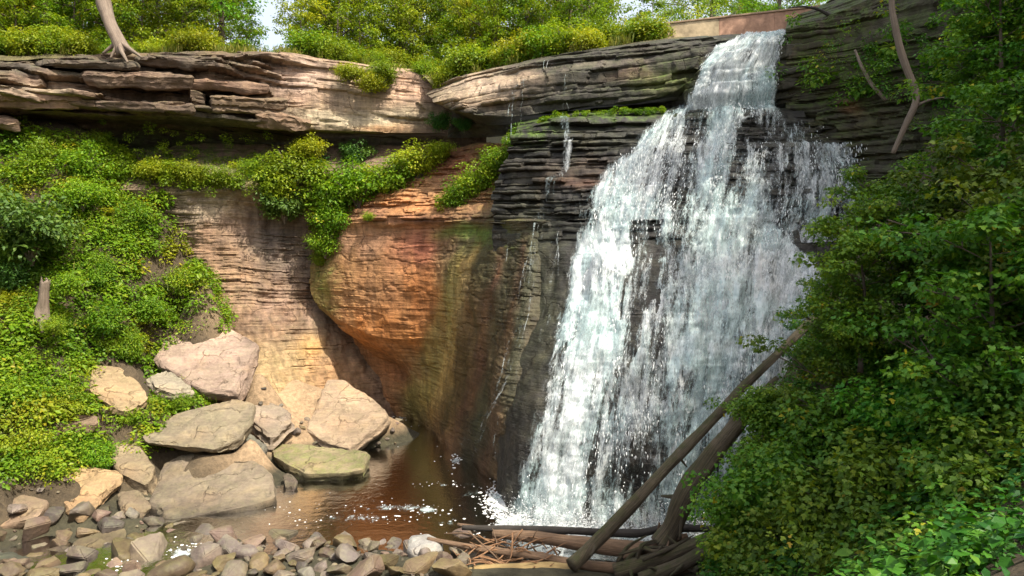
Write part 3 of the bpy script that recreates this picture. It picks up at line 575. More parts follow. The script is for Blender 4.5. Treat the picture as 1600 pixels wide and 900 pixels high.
TP += [(0, 0, 8.3), (-6, 0, 7.5), (6, 0, 9.5), (0, 6, 6.2), (-8, 8, 3.5), (0, 12, 1.8), (-8, 15, 0.6), (0, 17, 0.4), (-18, 10, 5), (-25, 5, 10), (5, 12, 4.2), (5, 17, 2.2), (8, 20, 3.2), (7, 8, 7.8), (10, 15, 7.0), (11, 22, 6.0), (14, 24, 10.5), (14, 18, 11), (14, 10, 13),
       (18, 20, 16), (20, 10, 18), (24, 22, 21.5), (30, 10, 24), (20, 0, 17), (30, 25, 25), (17, 26, 15), (-12, -8, 9), (0, -10, 11), (15, -10, 16), (6, 24, 0.6), (9, 25.5, 2.6)]
for a_, k_ in BOULDERS:                               # the ground passes under every boulder
    T_ = np.array([W(*q_) for q_ in a_[2]]); c_ = T_.mean(0); TP.append((c_[0], c_[1] + 0.2, c_[2] - a_[3] * 0.95))
    if a_[3] > 0.52:
        for q_ in T_[::2]: e_ = c_ + (q_ - c_) * 1.08; TP.append((e_[0], e_[1], e_[2] - a_[3] * 0.85))
for p_, z_ in [((400, 430, 42.0), 5.0), ((350, 350, 43.0), 7.5), ((300, 300, 43), 9.5), ((450, 450, 43.5), 3.0), ((480, 500, 43), 2.0), ((380, 480, 41), 4.2), ((430, 540, 41.5), 2.6), ((550, 560, 44), 1.0), ((600, 600, 45), 0.5), ((250, 300, 42.5), 11)]:
    q_ = W(*p_); TP.append((q_[0], q_[1], z_))
TP = np.array(TP)
def tps_fit(P):
    n = len(P); d = np.linalg.norm(P[:, None, :2] - P[None, :, :2], axis=2)
    K = np.where(d > 0, d ** 2 * np.log(d + 1e-9), 0) + np.eye(n) * 0.12
    A = np.zeros((n + 3, n + 3)); A[:n, :n] = K; A[:n, n] = 1; A[:n, n + 1:] = P[:, :2]; A[n, :n] = 1; A[n + 1:, :n] = P[:, :2].T
    return np.linalg.solve(A, np.concatenate([P[:, 2], [0, 0, 0]]))
TW = tps_fit(TP)
def tz(x, y):
    x = np.asarray(x, float); y = np.asarray(y, float); sh = x.shape; x = x.ravel(); y = y.ravel()
    d = np.sqrt((x[:, None] - TP[None, :, 0]) ** 2 + (y[:, None] - TP[None, :, 1]) ** 2) + 1e-9
    z = (d ** 2 * np.log(d)) @ TW[:len(TP)] + TW[-3] + TW[-2] * x + TW[-1] * y
    P = np.stack([x, y, np.zeros_like(x)], 1)
    return (z + 0.22 * fbm(P * 0.45, 4, 71)).reshape(sh)
gx = np.linspace(-42, 34, 330); gy = np.linspace(-12, 47, 260); X, Y = np.meshgrid(gx, gy)
Z = tz(X, Y)
G = np.stack([X, Y, Z], -1); px_, py_ = proj(G)
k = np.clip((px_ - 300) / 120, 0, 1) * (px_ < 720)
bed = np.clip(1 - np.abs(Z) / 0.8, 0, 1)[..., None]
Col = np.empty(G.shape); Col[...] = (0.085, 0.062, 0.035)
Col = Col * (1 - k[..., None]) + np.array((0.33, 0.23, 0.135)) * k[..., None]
wetb = np.clip((0.75 - Z) / 0.4, 0, 1)[..., None]
Col = Col * (1 - wetb) + np.array((0.05, 0.045, 0.024)) * wetb
me = mesh_np("gorge_ground", G.reshape(-1, 3), grid_faces(*X.shape), {'Col': Col.reshape(-1, 3)}, M_GROUND)
struct(obj("gorge_ground", me), "earth and stony floor of the gorge under the bank plants")

# plateau above the cliffs, out to the horizon
rim = [(-900, 40, 21), (-600, 62, 25.5), (-420, 70, 29.5), (-250, 78, 33.5), (-100, 82, 36), (0, 86, 37.2), (120, 86, 38.7), (250, 84, 40.2), (340, 82, 41.2), (440, 85, 42.6), (520, 95, 44), (600, 105, 45), (655, 112, 45.2), (690, 138, 43.2), (720, 120, 42.5), (770, 108, 41.5), (840, 92, 40), (920, 80, 39), (1000, 66, 38.2), (1080, 58, 37.6), (1150, 53, 37), (1190, 53, 36.8), (1230, 48, 36.4), (1262, 36, 36.5), (1310, -5, 36), (1370, -40, 35), (1440, -80, 33.5), (1520, -120, 32), (1610, -150, 30), (1720, -180, 28), (1850, -200, 26), (2200, -260, 22)]
rim = [(a_, b_, c_ + (float(np.interp(a_, [-100, 0, 400, 560, 660], [1.6, 1.6, 1.5, 1.0, 0.8])) if a_ < 670 else 0.0)) for (a_, b_, c_) in rim]
R0 = np.array([W(*p) for p in rim])
rad = R0[:, :2] / np.linalg.norm(R0[:, :2], axis=1, keepdims=True)
base_rows = []
for off, dz in [(-0.6, -0.4), (0, 0), (1.5, 0.25), (4, 0.45), (8, 0.8), (16, 1.3), (30, 2.2), (60, 4), (140, 8), (500, 22), (1800, 60)]:
    r = R0.copy(); r[:, :2] += rad * off; r[:, 2] += dz; base_rows.append(r)
A = catmull(np.array(base_rows), 420)
out_rows = [A[0]]
for i in range(len(A) - 1):
    n = 8
    for f in np.linspace(0, 1, n + 1)[1:]: out_rows.append(A[i] * (1 - f) + A[i + 1] * f)
G = np.array(out_rows); G[..., 2] += 0.12 * fbm(G * np.array([0.6, 0.6, 0]), 4, 72)
Col = np.empty(G.shape); Col[...] = (0.11, 0.095, 0.04)
me = mesh_np("plateau_ground", G.reshape(-1, 3), grid_faces(*G.shape[:2]), {'Col': Col.reshape(-1, 3)}, M_GROUND)
struct(obj("plateau_ground", me), "grassy wooded ground above the cliff rim")
def rim_point(px, back):
    pxs = np.array([p[0] for p in rim], float)
    p = np.array([np.interp(px, pxs, R0[:, k]) for k in range(3)]); r = p[:2] / np.linalg.norm(p[:2])
    dz = np.interp(back, [0, 1.5, 4, 8, 16, 30, 60, 140], [0, 0.25, 0.45, 0.8, 1.3, 2.2, 4, 8])
    return Vector((p[0] + r[0] * back, p[1] + r[1] * back, p[2] + dz))
# ------------------------------------------------------------------ water
# the pool
wx = np.linspace(-22, 16, 60); wy = np.linspace(10, 48, 60); X, Y = np.meshgrid(wx, wy)
G = np.stack([X, Y, np.zeros_like(X)], -1)
me = mesh_np("pool_water", G.reshape(-1, 3), grid_faces(60, 60), None, M_POOL)
struct(obj("pool_water", me), "dark brown-green plunge pool and stream below the falls")

waterfall = empty("waterfall", Wz(950, 828, 0.0))
tag(waterfall, "white waterfall cascading over dark rock steps into the pool", "waterfall")
WLOC = np.array(waterfall.location)
def flow_env(D, decay):
    E = D.copy()
    for i in range(1, len(E)): E[i] = np.maximum(D[i], E[i - 1] - decay)
    return E
def curtain(name, G, disp, flow, off, decay=0.02, amp=0.10, seed=0, parent=waterfall, mat=None, bulge=0.0):
    """a sheet of water that rides over the ledges of a rock body, with the strands' relief in the mesh"""
    N = outward(G); N[..., 2] *= 0.3
    du = np.linalg.norm(np.diff(G, axis=1), axis=2).mean(); dv = np.linalg.norm(np.diff(G, axis=0), axis=2).mean()
    nv, nu = G.shape[:2]
    U = np.broadcast_to(np.arange(nu)[None, :] * du, (nv, nu)); Vv = np.broadcast_to(np.arange(nv)[:, None] * dv, (nv, nu))
    E = flow_env(disp, decay)
    P = np.stack([U * 2.4, Vv * 0.5, np.full_like(U, seed)], -1); P2 = np.stack([U * 7, Vv * 2.0, np.full_like(U, seed + 3.3)], -1)
    E = E + off + amp * (fbm(P, 3, seed) * 0.9 + 0.5 * fbm(P2, 2, seed + 1)) * np.clip(flow * 1.5, 0, 1)
    V = G + N * E[..., None]
    keep = flow > 0.015
    q = keep[:-1, :-1] | keep[1:, :-1] | keep[:-1, 1:] | keep[1:, 1:]
    fc = grid_faces(nv, nu, q)
    used, inv = np.unique(fc, return_inverse=True)
    fuv = np.stack([U, Vv, np.full_like(U, seed * 1.7)], -1).reshape(-1, 3)
    me = mesh_np(name, V.reshape(-1, 3)[used] - WLOC, inv.reshape(-1, 4), {'fuv': fuv[used], 'flow': flow.ravel()[used]}, mat or M_FALL, True)
    return obj(name, me, parent), V
def band(px, py, pts, soft=14):
    """1 inside a band given by (py, px_left, px_right) stations"""
    p = np.array(pts, float); l = np.interp(py, p[:, 0], p[:, 1]); r = np.interp(py, p[:, 0], p[:, 2])
    s = np.clip((px - l) / soft, 0, 1) * np.clip((r - px) / soft, 0, 1) * (py >= p[0, 0]) * (py <= p[-1, 0])
    return np.clip(s, 0, 1)
px_, py_ = proj(FG)
wob = fbm(np.stack([px_ * 0.02, py_ * 0.012, 0 * px_], -1), 3, 80) * 14
pw = px_ + wob
fl = np.zeros(px_.shape)
mx = lambda a, b: np.maximum(a, b)
fl = mx(fl, 0.95 * band(pw, py_, [(155, 1060, 1226), (172, 1036, 1234), (190, 1012, 1246), (212, 990, 1252), (235, 968, 1246), (262, 940, 1240), (300, 908, 1230), (345, 888, 1230)], 24))   # main steps
fl = mx(fl, 0.58 * band(pw, py_, [(226, 1150, 1385), (260, 1170, 1385), (345, 1160, 1400), (380, 1160, 1420)], 24))    # thin veil over the right ledges
fl = mx(fl, 0.5 * band(pw, py_, [(190, 1200, 1275), (230, 1200, 1290)], 18))
fl = mx(fl, 0.98 * band(pw, py_, [(330, 905, 1005), (400, 890, 1000), (450, 876, 985), (560, 845, 962), (690, 812, 935), (830, 784, 925)], 16))   # left stream
fl = mx(fl, 1.0 * band(pw, py_, [(330, 1012, 1215), (370, 1014, 1235), (400, 1016, 1275), (450, 1008, 1300), (560, 975, 1300), (690, 915, 1300), (840, 880, 1340)], 22))  # right stream
fl = mx(fl, 0.80 * band(pw, py_, [(500, 940, 1000), (560, 930, 1000), (700, 900, 980), (840, 870, 960)], 22))
fl = mx(fl, 0.62 * band(pw, py_, [(345, 985, 1030), (450, 975, 1020), (560, 950, 1000)], 8))
fl = mx(fl, 0.34 * band(pw, py_, [(460, 850, 900), (560, 820, 870), (760, 775, 830), (830, 772, 820)], 20))
rockgap = np.exp(-(((px_ - 1178) / 24) ** 2 + ((py_ - 203) / 22) ** 2)) 
fl = fl * np.clip(1 - 0.5 * rockgap, 0, 1)
streaks = fbm(np.stack([pw * 0.022 + py_ * 0.006, py_ * 0.004, 0 * px_], -1), 3, 81)
fl = np.clip(fl * (1 + 0.35 * streaks) - 0.24 * np.clip(-streaks - 0.05, 0, 1), 0, 1)
CURT, CV = curtain("water_curtain", FG, FD, fl, 0.06, 0.016, 0.16, 1)
curtain("water_curtain", FG, FD, np.clip(fl * 0.92 - 0.05, 0, 1), 0.22, 0.010, 0.20, 5)
curtain("water_curtain", FG, FD, np.clip(fl * 0.72 - 0.14, 0, 1), 0.40, 0.008, 0.24, 9)
px2, py2 = proj(RG)
fu = 1.0 * band(px2, py2, [(50, 1160, 1238), (62, 1140, 1232), (75, 1108, 1226), (110, 1088, 1218), (165, 1072, 1216), (185, 1066, 1216)], 12)
for k_, o_ in ((1, 0.05), (2, 0.16), (3, 0.28)):
    curtain("upper_plunge", RG, RD, np.clip(fu * (1.02 - 0.10 * k_), 0, 1), o_, 0.012, 0.12, 20 + k_)
# trickles beside the falls
fb = np.zeros(px_.shape)
tr1 = 0.62 * band(px_ + wob * 0.4, py_, [(185, 872, 896), (230, 876, 900), (262, 868, 892), (280, 850, 880), (345, 836, 862)], 8)
tr2 = 0.35 * band(px_ + wob * 0.4, py_, [(190, 840, 990), (230, 840, 990)], 25)
curtain("side_trickle", FG, FD, np.clip(tr1 + 0.0 * tr2, 0, 1), 0.07, 0.015, 0.05, 30)
def ribbon_path(pts, w0, w1, name, seed, parent, nseg=60, flow=0.75, split=3):
    """a thin falling stream: a few wavering flat strands along a path of world points"""
    P = np.array(pts, float); t = np.linspace(0, len(P) - 1, nseg); i = np.minimum(t.astype(int), len(P) - 2); f = (t - i)[:, None]
    C = P[i] * (1 - f) + P[i + 1] * f
    Vs, Fs, UV, FL = [], [], [], []; base = 0; r = np.random.default_rng(seed)
    for s in range(split):
        ph = r.uniform(-1, 1); w = np.linspace(w0, w1, nseg) * r.uniform(0.2, 0.5)
        off = (np.linspace(w0, w1, nseg) * ph * 0.8 + 0.10 * fbm(np.stack([t * 1.3, 0 * t, 0 * t + s], 1), 3, seed))[:, None] * np.array([1, 0.1, 0])
        K = 7
        for kx in range(K):
            a = kx / (K - 1) - 0.5
            Vs.append(C + off + np.array([1, 0, 0]) * (a * w)[:, None] + np.array([0, -1, 0]) * (0.4 * w * (1 - 4 * a * a))[:, None])
            UV.append(np.stack([a * w + s * 3.1, np.cumsum(np.concatenate([[0], np.linalg.norm(np.diff(C, axis=0), axis=1)])), np.full(nseg, seed)], 1)); FL.append(np.full(nseg, flow * (1 - 1.6 * a * a)))
        for kx in range(K - 1):
            a0 = base + kx * nseg + np.arange(nseg - 1); Fs.append(np.stack([a0, a0 + 1, a0 + 1 + nseg, a0 + nseg], 1))
        base += K * nseg
    V = np.concatenate(Vs)
    pl = np.array(parent.location) if parent else np.zeros(3)
    me = mesh_np(name, V - pl, np.concatenate(Fs), {'fuv': np.concatenate(UV), 'flow': np.concatenate(FL)}, M_FALL, True)
    return obj(name, me, parent)
ribbon_path([W(822, 124, 37.2), W(803, 134, 36.7), W(797, 170, 36.6), W(794, 220, 36.5)], 0.10, 0.22, "side_trickle", 91, waterfall, split=3, flow=0.62)
ribbon_path([W(820, 122, 37.0), W(818, 150, 36.8), W(813, 190, 36.8)], 0.06, 0.16, "side_trickle", 92, waterfall, split=2, flow=0.6)
ribbon_path([W(853, 94, 37.6), W(851, 108, 37.3)], 0.12, 0.16, "side_trickle", 93, waterfall, split=2, nseg=24, flow=0.7)
ribbon_path([W(884, 117, 36.0), W(883, 150, 35.8), W(882, 190, 35.6)], 0.16, 0.25, "side_trickle", 94, waterfall, split=3, flow=0.55)
SEEPS = [([(838, 348, 32.8), (832, 390, 32.2), (820, 450, 31.5), (806, 520, 30.8), (792, 575, 30.3), (772, 630, 30.3), (748, 690, 30.9), (736, 738, 31.8)], 0.30, 0.5),
         ([(846, 350, 32.6), (842, 400, 31.9), (826, 470, 31.1), (812, 540, 30.4), (800, 600, 29.9), (786, 660, 29.6), (770, 720, 29.8)], 0.20, 0.42), ([(872, 352, 32.3), (870, 400, 31.8), (862, 470, 31.0), (850, 540, 30.2)], 0.34, 0.5), ([(796, 575, 30.3), (770, 625, 30.3), (744, 664, 31.2), (724, 694, 33.0), (712, 718, 34.6)], 0.18, 0.5), ([(800, 352, 34.0), (790, 420, 33.3), (776, 500, 32.7), (760, 580, 32.2)], 0.16, 0.34)]
for k, (pts, w_, f_) in enumerate(SEEPS):
    ribbon_path([W(*p) for p in pts], w_, w_ * 1.2, "side_trickle", 95 + k, waterfall, split=5, nseg=140, flow=f_)
# flying drops and short strands in front of the curtain
def drops(name, V, flow, n, seed, lmin=0.08, lmax=0.55, out=0.35):
    r = np.random.default_rng(seed); nv, nu = flow.shape
    w = np.clip(flow - 0.15, 0, 1).ravel() ** 1.2; w = w / w.sum()
    idx = r.choice(nv * nu, n, p=w); iv = np.clip(idx // nu, 0, nv - 9); iu = idx % nu
    P = V[iv, iu] + np.stack([r.normal(0, 0.05, n), -np.abs(r.normal(0.08, out, n)), r.normal(0, 0.05, n)], 1)
    T = V[iv + 8, iu] - V[iv, iu]; T[:, 2] -= 0.15; T /= np.linalg.norm(T, axis=1, keepdims=True)
    T += r.normal(0, 0.10, T.shape); T /= np.linalg.norm(T, axis=1, keepdims=True)
    S = np.cross(T, [0, 1, 0]); S /= np.linalg.norm(S, axis=1, keepdims=True); B = np.cross(T, S)
    L = (lmin + (lmax - lmin) * r.random(n) ** 2.5)[:, None]; w_ = (0.012 + 0.024 * r.random(n))[:, None]
    tpl = [P, P + T * L * 0.35 + S * w_, P + T * L * 0.35 - S * w_ * 0.5 + B * w_, P + T * L * 0.35 - S * w_ * 0.5 - B * w_, P + T * L]
    Vt = np.stack(tpl, 1).reshape(-1, 3); b = np.arange(n)[:, None] * 5
    Fc = np.concatenate([b + np.array([0, i, j]) for i, j in ((1, 2), (2, 3), (3, 1))] + [b + np.array([4, j, i]) for i, j in ((1, 2), (2, 3), (3, 1))])
    me = mesh_np(name, Vt - WLOC, Fc, None, M_DROP, False)
    o = obj(name, me, waterfall); o['kind'] = 'stuff'; return o
drops("water_spray", CV, fl ** 2 * np.clip(0.25 + 1.3 * fbm(np.stack([px_ * 0.05 + py_ * 0.012, py_ * 0.012, 0 * px_], -1), 3, 83), 0.02, 1), 5000, 5, lmax=0.3)
drops("water_spray", RV, fu, 1500, 6, out=0.15, lmax=0.4)
# foam drifting on the pool and boiling at the foot of the falls
def foam(name, spots, seed, label):
    r = np.random.default_rng(seed); Vs, Fs = [], []; b = 0
    for (x, y, z, s) in spots:
        k = r.integers(6, 9); a = np.linspace(0, 2 * np.pi, k, endpoint=False) + r.random(); rr = s * (0.55 + 0.6 * r.random(k)); el = r.uniform(0.9, 2.0)
        ring = np.stack([x + np.cos(a) * rr * el, y + np.sin(a) * rr, np.full(k, z + 0.003)], 1)
        ring2 = np.stack([x + np.cos(a) * rr * el * 0.6, y + np.sin(a) * rr * 0.6, np.full(k, z + 0.003 + 0.35 * s * r.uniform(0.5, 1.2))], 1)
        Vs += [ring, ring2, np.array([[x, y, z + 0.5 * s]])]
        for i in range(k):
            j = (i + 1) % k
            Fs += [(b + i, b + j, b + k + j), (b + i, b + k + j, b + k + i), (b + k + i, b + k + j, b + 2 * k)]
        b += 2 * k + 1
    me = mesh_np(name, np.concatenate(Vs), np.array(Fs), None, M_FOAM, True)
    return stuff(obj(name, me), label, "foam")
fx = np.linspace(-12, 10.5, 300); fy = np.linspace(21.8, 45, 300); X, Y = np.meshgrid(fx, fy); G = np.stack([X, Y, np.full_like(X, 0.012)], -1); qx, qy = proj(G)
lace = np.zeros(X.shape)
for bx, by, rx, ry, s_ in [(625, 793, 60, 8, 0.72), (560, 808, 70, 9, 0.62), (668, 796, 18, 6, 0.9), (700, 815, 40, 8, 0.5), (520, 775, 40, 14, 0.34), (700, 757, 50, 3, 0.45), (780, 786, 26, 22, 1.0), (800, 818, 34, 14, 1.1), (900, 834, 110, 9, 1.1), (1040, 842, 90, 10, 1.1), (930, 862, 120, 16, 0.8), (712, 720, 10, 9, 0.8), (740, 770, 30, 12, 0.5), (290, 864, 34, 12, 0.85), (190, 882, 26, 8, 0.85), (625, 652, 16, 6, 0.75), (240, 884, 60, 9, 0.5), (640, 700, 60, 20, 0.25)]:
    lace = np.maximum(lace, s_ * np.exp(-(((qx - bx) / rx) ** 2 + ((qy - by) / ry) ** 2)))
me = mesh_np("foam_lace", G.reshape(-1, 3), grid_faces(300, 300, (lace[:-1, :-1] > 0.1)), {'fuv': np.stack([X * 0.8, Y * 3.2, 0 * X], -1).reshape(-1, 3), 'flow': np.clip(lace, 0, 1).ravel()}, M_FALL, True)
stuff(obj("foam_lace", me), "lacy white foam film spreading over the pool and outflow", "foam")
# thrown spray where the water lands
def splash(seed, n):
    r = np.random.default_rng(seed); t = r.random(n); px = 785 + 400 * t; py = np.interp(px, [780, 800, 900, 1200], [800, 817, 827, 834]); P = np.array([Wz(a, b, 0.0) for a, b in zip(px, py)])
    h = np.abs(r.normal(0, 0.55, n)) * (0.6 + 0.8 * np.abs(vnoise(np.stack([px * 0.03, 0 * px, 0 * px], 1), 3))); P = P + np.stack([r.normal(0, 0.25, n), -np.abs(r.normal(0, 0.45, n)), h], 1)
    s_ = (0.010 + 0.035 * r.random(n) ** 3)[:, None]; D = [r.normal(size=(n, 3)) for _ in range(4)]; D = [d / np.linalg.norm(d, axis=1, keepdims=True) for d in D]
    V = np.stack([P + d * s_ for d in D], 1).reshape(-1, 3); b = np.arange(n)[:, None] * 4
    o = obj("splash", mesh_np("splash", V - WLOC, np.concatenate([b + np.array(f) for f in ((0, 1, 2), (0, 2, 3), (0, 3, 1), (1, 3, 2))]), None, M_DROP, True), waterfall); o['kind'] = 'stuff'
splash(8, 16000)
r = np.random.default_rng(12); sp = []
for cx_, cy_, sx_, sy_, n in [(625, 792, 45, 6, 40), (560, 808, 55, 9, 36), (520, 775, 35, 14, 8), (680, 808, 30, 6, 16), (668, 796, 11, 3, 20), (700, 757, 40, 3, 26), (470, 810, 60, 14, 30), (625, 652, 12, 5, 40), (640, 690, 60, 25, 25)]:
    for _ in range(n):
        x_, y_ = r.normal(cx_, sx_), r.normal(cy_, sy_)
        if 640 < y_ < 850: p = Wz(x_, y_, 0.0); sp.append((p[0], p[1], 0.0, 0.010 + 0.04 * r.random() ** 3))
foam("foam_flecks", sp, 3, "white foam flecks drifting on the dark pool")
sp = []
for cx_, cy_, sx_, sy_, n in [(775, 782, 12, 12, 420), (800, 816, 14, 9, 420), (870, 828, 50, 4, 420), (712, 718, 4, 6, 30), (950, 832, 110, 4, 300), (1060, 838, 60, 5, 100), (900, 850, 60, 8, 50), (290, 862, 30, 11, 70), (190, 880, 16, 6, 30)]:
    for _ in range(n):
        x_, y_ = r.normal(cx_, sx_), r.normal(cy_, sy_)
        if 640 < y_ < 905:
            zz = 0.0; p = Wz(x_, y_, zz); sp.append((p[0], p[1], 0.0, 0.015 + 0.05 * r.random() ** 2))
foam("churning_foam", sp, 4, "churning white foam at the foot of the falls and the outflow")

# ------------------------------------------------------------------ boulders
def boulder(name, label, top, thick, seed, col=PINK, lean=(0, 0.25, 0), shrink=0.9, jitter=0.05, cat="boulder", moss=0.08, group=None, res=0.16, parent=None, mat=None):
    T = np.array([W(*p) for p in top]); c = T.mean(0); r = np.random.default_rng(seed)
    Bt = c + (T - c) * shrink + np.array(lean) * thick + np.array([0, 0, -thick]); Mi = c + (T - c) * 1.03 + np.array(lean) * thick * 0.35 + np.array([0, 0, -thick * 0.45]) + r.normal(0, 0.06, T.shape)
    Bt[:, 2] = np.minimum(Bt[:, 2], c[2] - thick * 0.6)
    bm = bmesh.new()
    for p in np.concatenate([T, Mi, Bt]): bm.verts.new(p - c)
    bmesh.ops.convex_hull(bm, input=bm.verts[:])
    for v in [v for v in bm.verts if not v.link_faces]: bm.verts.remove(v)
    bmesh.ops.dissolve_limit(bm, angle_limit=math.radians(12), verts=bm.verts[:], edges=bm.edges[:])
    try: bmesh.ops.bevel(bm, geom=bm.edges[:], offset=0.07, segments=1, affect='EDGES', profile=0.5)
    except Exception: pass
    bmesh.ops.triangulate(bm, faces=bm.faces[:])
    for _ in range(6):
        lng = [e for e in bm.edges if e.calc_length() > res * 1.5]
        if not lng: break
        bmesh.ops.subdivide_edges(bm, edges=lng, cuts=1, use_grid_fill=False)
        bmesh.ops.triangulate(bm, faces=bm.faces[:])
    bm.normal_update()
    P = np.array([v.co for v in bm.verts]); N = np.array([v.normal for v in bm.verts])
    d = 0.16 * fbm(P * 0.8 + seed * 3.1, 3, seed) + 0.05 * fbm(P * 3.0 + seed, 4, seed + 2)
    # thin bedding planes parallel to the top face
    u, s, vt = np.linalg.svd(T - c); nrm = vt[2]; lv = P @ nrm
    e = bed_edges(0.10, 0.4, 5); i = np.searchsorted(e, lv + 5 + 0.08 * fbm(P, 2, seed)); side = 1 - np.abs(N @ nrm)
    d = d + 0.10 * hash1(i, seed) * np.clip(side * 1.6, 0, 1)
    # stepped spalls on the top face
    q = fbm(P * 0.55 + seed * 7.7, 2, seed + 4); d = d - 0.09 * (q > 0.12) * np.clip(np.abs(N @ nrm) * 2 - 1, 0, 1)
    P = P + N * d[:, None]
    for v, p in zip(bm.verts, P): v.co = p
    me = bpy.data.meshes.new(name); bm.to_mesh(me); bm.free()
    n = len(me.vertices); C = np.empty((n, 3)); C[...] = col
    C = C * (1 + 0.22 * fbm(P * 0.5 + seed, 3, seed + 6))[:, None]
    low_ = np.clip((-(P[:, 2]) - thick * 0.35) / (0.5 * thick), 0, 1)[:, None] * 0.35
    wetl = np.clip((0.35 - (P[:, 2] + c[2])) / 0.3, 0, 1)[:, None] * 0.5
    C = C * (1 - wetl)
    at = me.attributes.new('Col', 'FLOAT_COLOR', 'POINT'); at.data.foreach_set("color", np.concatenate([C, np.ones((n, 1))], 1).astype(np.float32).ravel())
    at = me.attributes.new('wet', 'FLOAT', 'POINT'); at.data.foreach_set("value", wetl[:, 0].astype(np.float32))
    at = me.attributes.new('moss', 'FLOAT', 'POINT'); at.data.foreach_set("value", np.full(n, moss, np.float32))
    me.polygons.foreach_set("use_smooth", np.ones(len(me.polygons), bool)); me.set_sharp_from_angle(angle=math.radians(38))
    me.materials.append(mat or M_BOULDER)
    o = obj(name, me, parent, c)
    if parent is None: tag(o, label, cat, group)
    return o

# single beds that stand proud of the left caprock
for k, (x0, x1, y0, y1, d0, d1, th, cc) in enumerate([(-60, 122, 138, 142, 36.2, 38.2, 0.95, (0.36, 0.26, 0.19)), (130, 300, 112, 116, 38.0, 40.0, 0.8, (0.22, 0.17, 0.125)), (60, 210, 96, 98, 37.6, 39.0, 0.35, (0.13, 0.115, 0.09)), (215, 335, 90, 96, 39.4, 40.8, 0.4, (0.14, 0.12, 0.095)), (290, 420, 124, 132, 40.0, 41.6, 0.55, (0.25, 0.18, 0.13)), (330, 445, 150, 156, 40.4, 41.9, 0.9, (0.24, 0.19, 0.13)),
        (150, 300, 158, 164, 38.2, 39.8, 0.5, (0.17, 0.135, 0.10)), (400, 486, 178, 186, 41.2, 42.6, 0.75, (0.30, 0.23, 0.16)), (-60, 60, 108, 110, 36.4, 37.8, 0.5, (0.15, 0.13, 0.1)), (-30, 30, 184, 188, 36.8, 37.4, 0.5, (0.34, 0.26, 0.19))]):
    m_ = (x0 + x1) / 2; dm = (d0 + d1) / 2
    boulder("rock_slab", None, [(x0, y0, d0), (x0 + (x1 - x0) * 0.3, y0 - 2, d0 + (d1 - d0) * 0.3 - 0.35), (x0 + (x1 - x0) * 0.72, y1, d0 + (d1 - d0) * 0.7 - 0.3), (x1, y1, d1 - 0.1), (x1, y1 - 2, d1 + 2.2), (x0, y0 - 2, d0 + 2.2)], th, 300 + k, (0.70 * cc[0], 0.62 * cc[1], 0.60 * cc[2]), lean=(0, 0.35, 0), shrink=0.97, parent=cliff)
for a_, k_ in BOULDERS: boulder(*a_, **k_)

# cobbles of the outlet, one by one
COB = []
for k in range(12):
    bm = bmesh.new(); bmesh.ops.create_icosphere(bm, subdivisions=3, radius=0.5)
    P = np.array([v.co for v in bm.verts]); r = np.random.default_rng(100 + k)
    for _ in range(11):                              # plane cuts make worn facets
        n = r.normal(size=3); n /= np.linalg.norm(n); lim = r.uniform(0.24, 0.44); d = P @ n; P = P - np.maximum(d - lim, 0)[:, None] * n * 0.96
    P = P * np.array([r.uniform(0.95, 1.35), r.uniform(0.75, 1.1), r.uniform(0.5, 0.8)])
    P = P + P / np.linalg.norm(P, axis=1, keepdims=True) * (0.06 * fbm(P * 3 + k, 4, k))[:, None]
    for v, p in zip(bm.verts, P): v.co = p
    if k % 2:                                        # broken, angular pieces
        bm.free(); bm = bmesh.new()
        for q in r.uniform(-1, 1, (18, 3)) * np.array([0.6, 0.5, r.uniform(0.16, 0.4)]): bm.verts.new(q)
        bmesh.ops.convex_hull(bm, input=bm.verts[:])
        for v in [v for v in bm.verts if not v.link_faces]: bm.verts.remove(v)
        bmesh.ops.dissolve_limit(bm, angle_limit=math.radians(14), verts=bm.verts[:], edges=bm.edges[:])
        bmesh.ops.bevel(bm, geom=bm.edges[:], offset=0.03, segments=2, affect='EDGES'); bmesh.ops.triangulate(bm, faces=bm.faces[:])
        for _ in range(3): bmesh.ops.subdivide_edges(bm, edges=[e for e in bm.edges if e.calc_length() > 0.14], cuts=1); bmesh.ops.triangulate(bm, faces=bm.faces[:])
        bm.normal_update()
        P = np.array([v.co for v in bm.verts]); N_ = np.array([v.normal for v in bm.verts]); P = P + N_ * (0.03 * fbm(P * 4 + k, 4, k))[:, None]
        for v, p in zip(bm.verts, P): v.co = p
    me = bpy.data.meshes.new("cobble"); bm.to_mesh(me); bm.free()
    me.polygons.foreach_set("use_smooth", np.ones(len(me.polygons), bool)); me.set_sharp_from_angle(angle=math.radians(40)); me.materials.append(M_COBBLE); COB.append(me)
r = np.random.default_rng(77); placed = []
def cobble(px, py, s, z=None, lab=None):
    p = Wz(px, py, 0.15); x, y = p[0], p[1]; zz = float(tz(x, y)); zz = max(zz, -0.25)
    for (qx, qy, qs) in placed:
        if (qx - x) ** 2 + (qy - y) ** 2 < (0.42 * (qs + s)) ** 2: return False
    o = obj("cobble", COB[r.integers(len(COB))], None, (x, y, zz + s * 0.16))
    o.scale = (s * r.uniform(0.85, 1.2), s * r.uniform(0.85, 1.2), s * r.uniform(0.85, 1.25)); o.rotation_euler = (r.normal(0.12, 0.3), r.normal(0, 0.3), r.uniform(0, 6.28))
    zn_ = ("in the bottom left corner below the boulders", "on the bank left of the small rapid", "between the small rapid and the pool's lip", "along the pool's lip at bottom centre", "beside the driftwood tangle")[int(np.searchsorted([90, 230, 420, 600], px))]
    tag(o, lab or "brown cobble " + zn_, "stone", "cobbles " + zn_ if lab is None else "cobbles along the stream outlet"); placed.append((x, y, s)); return True
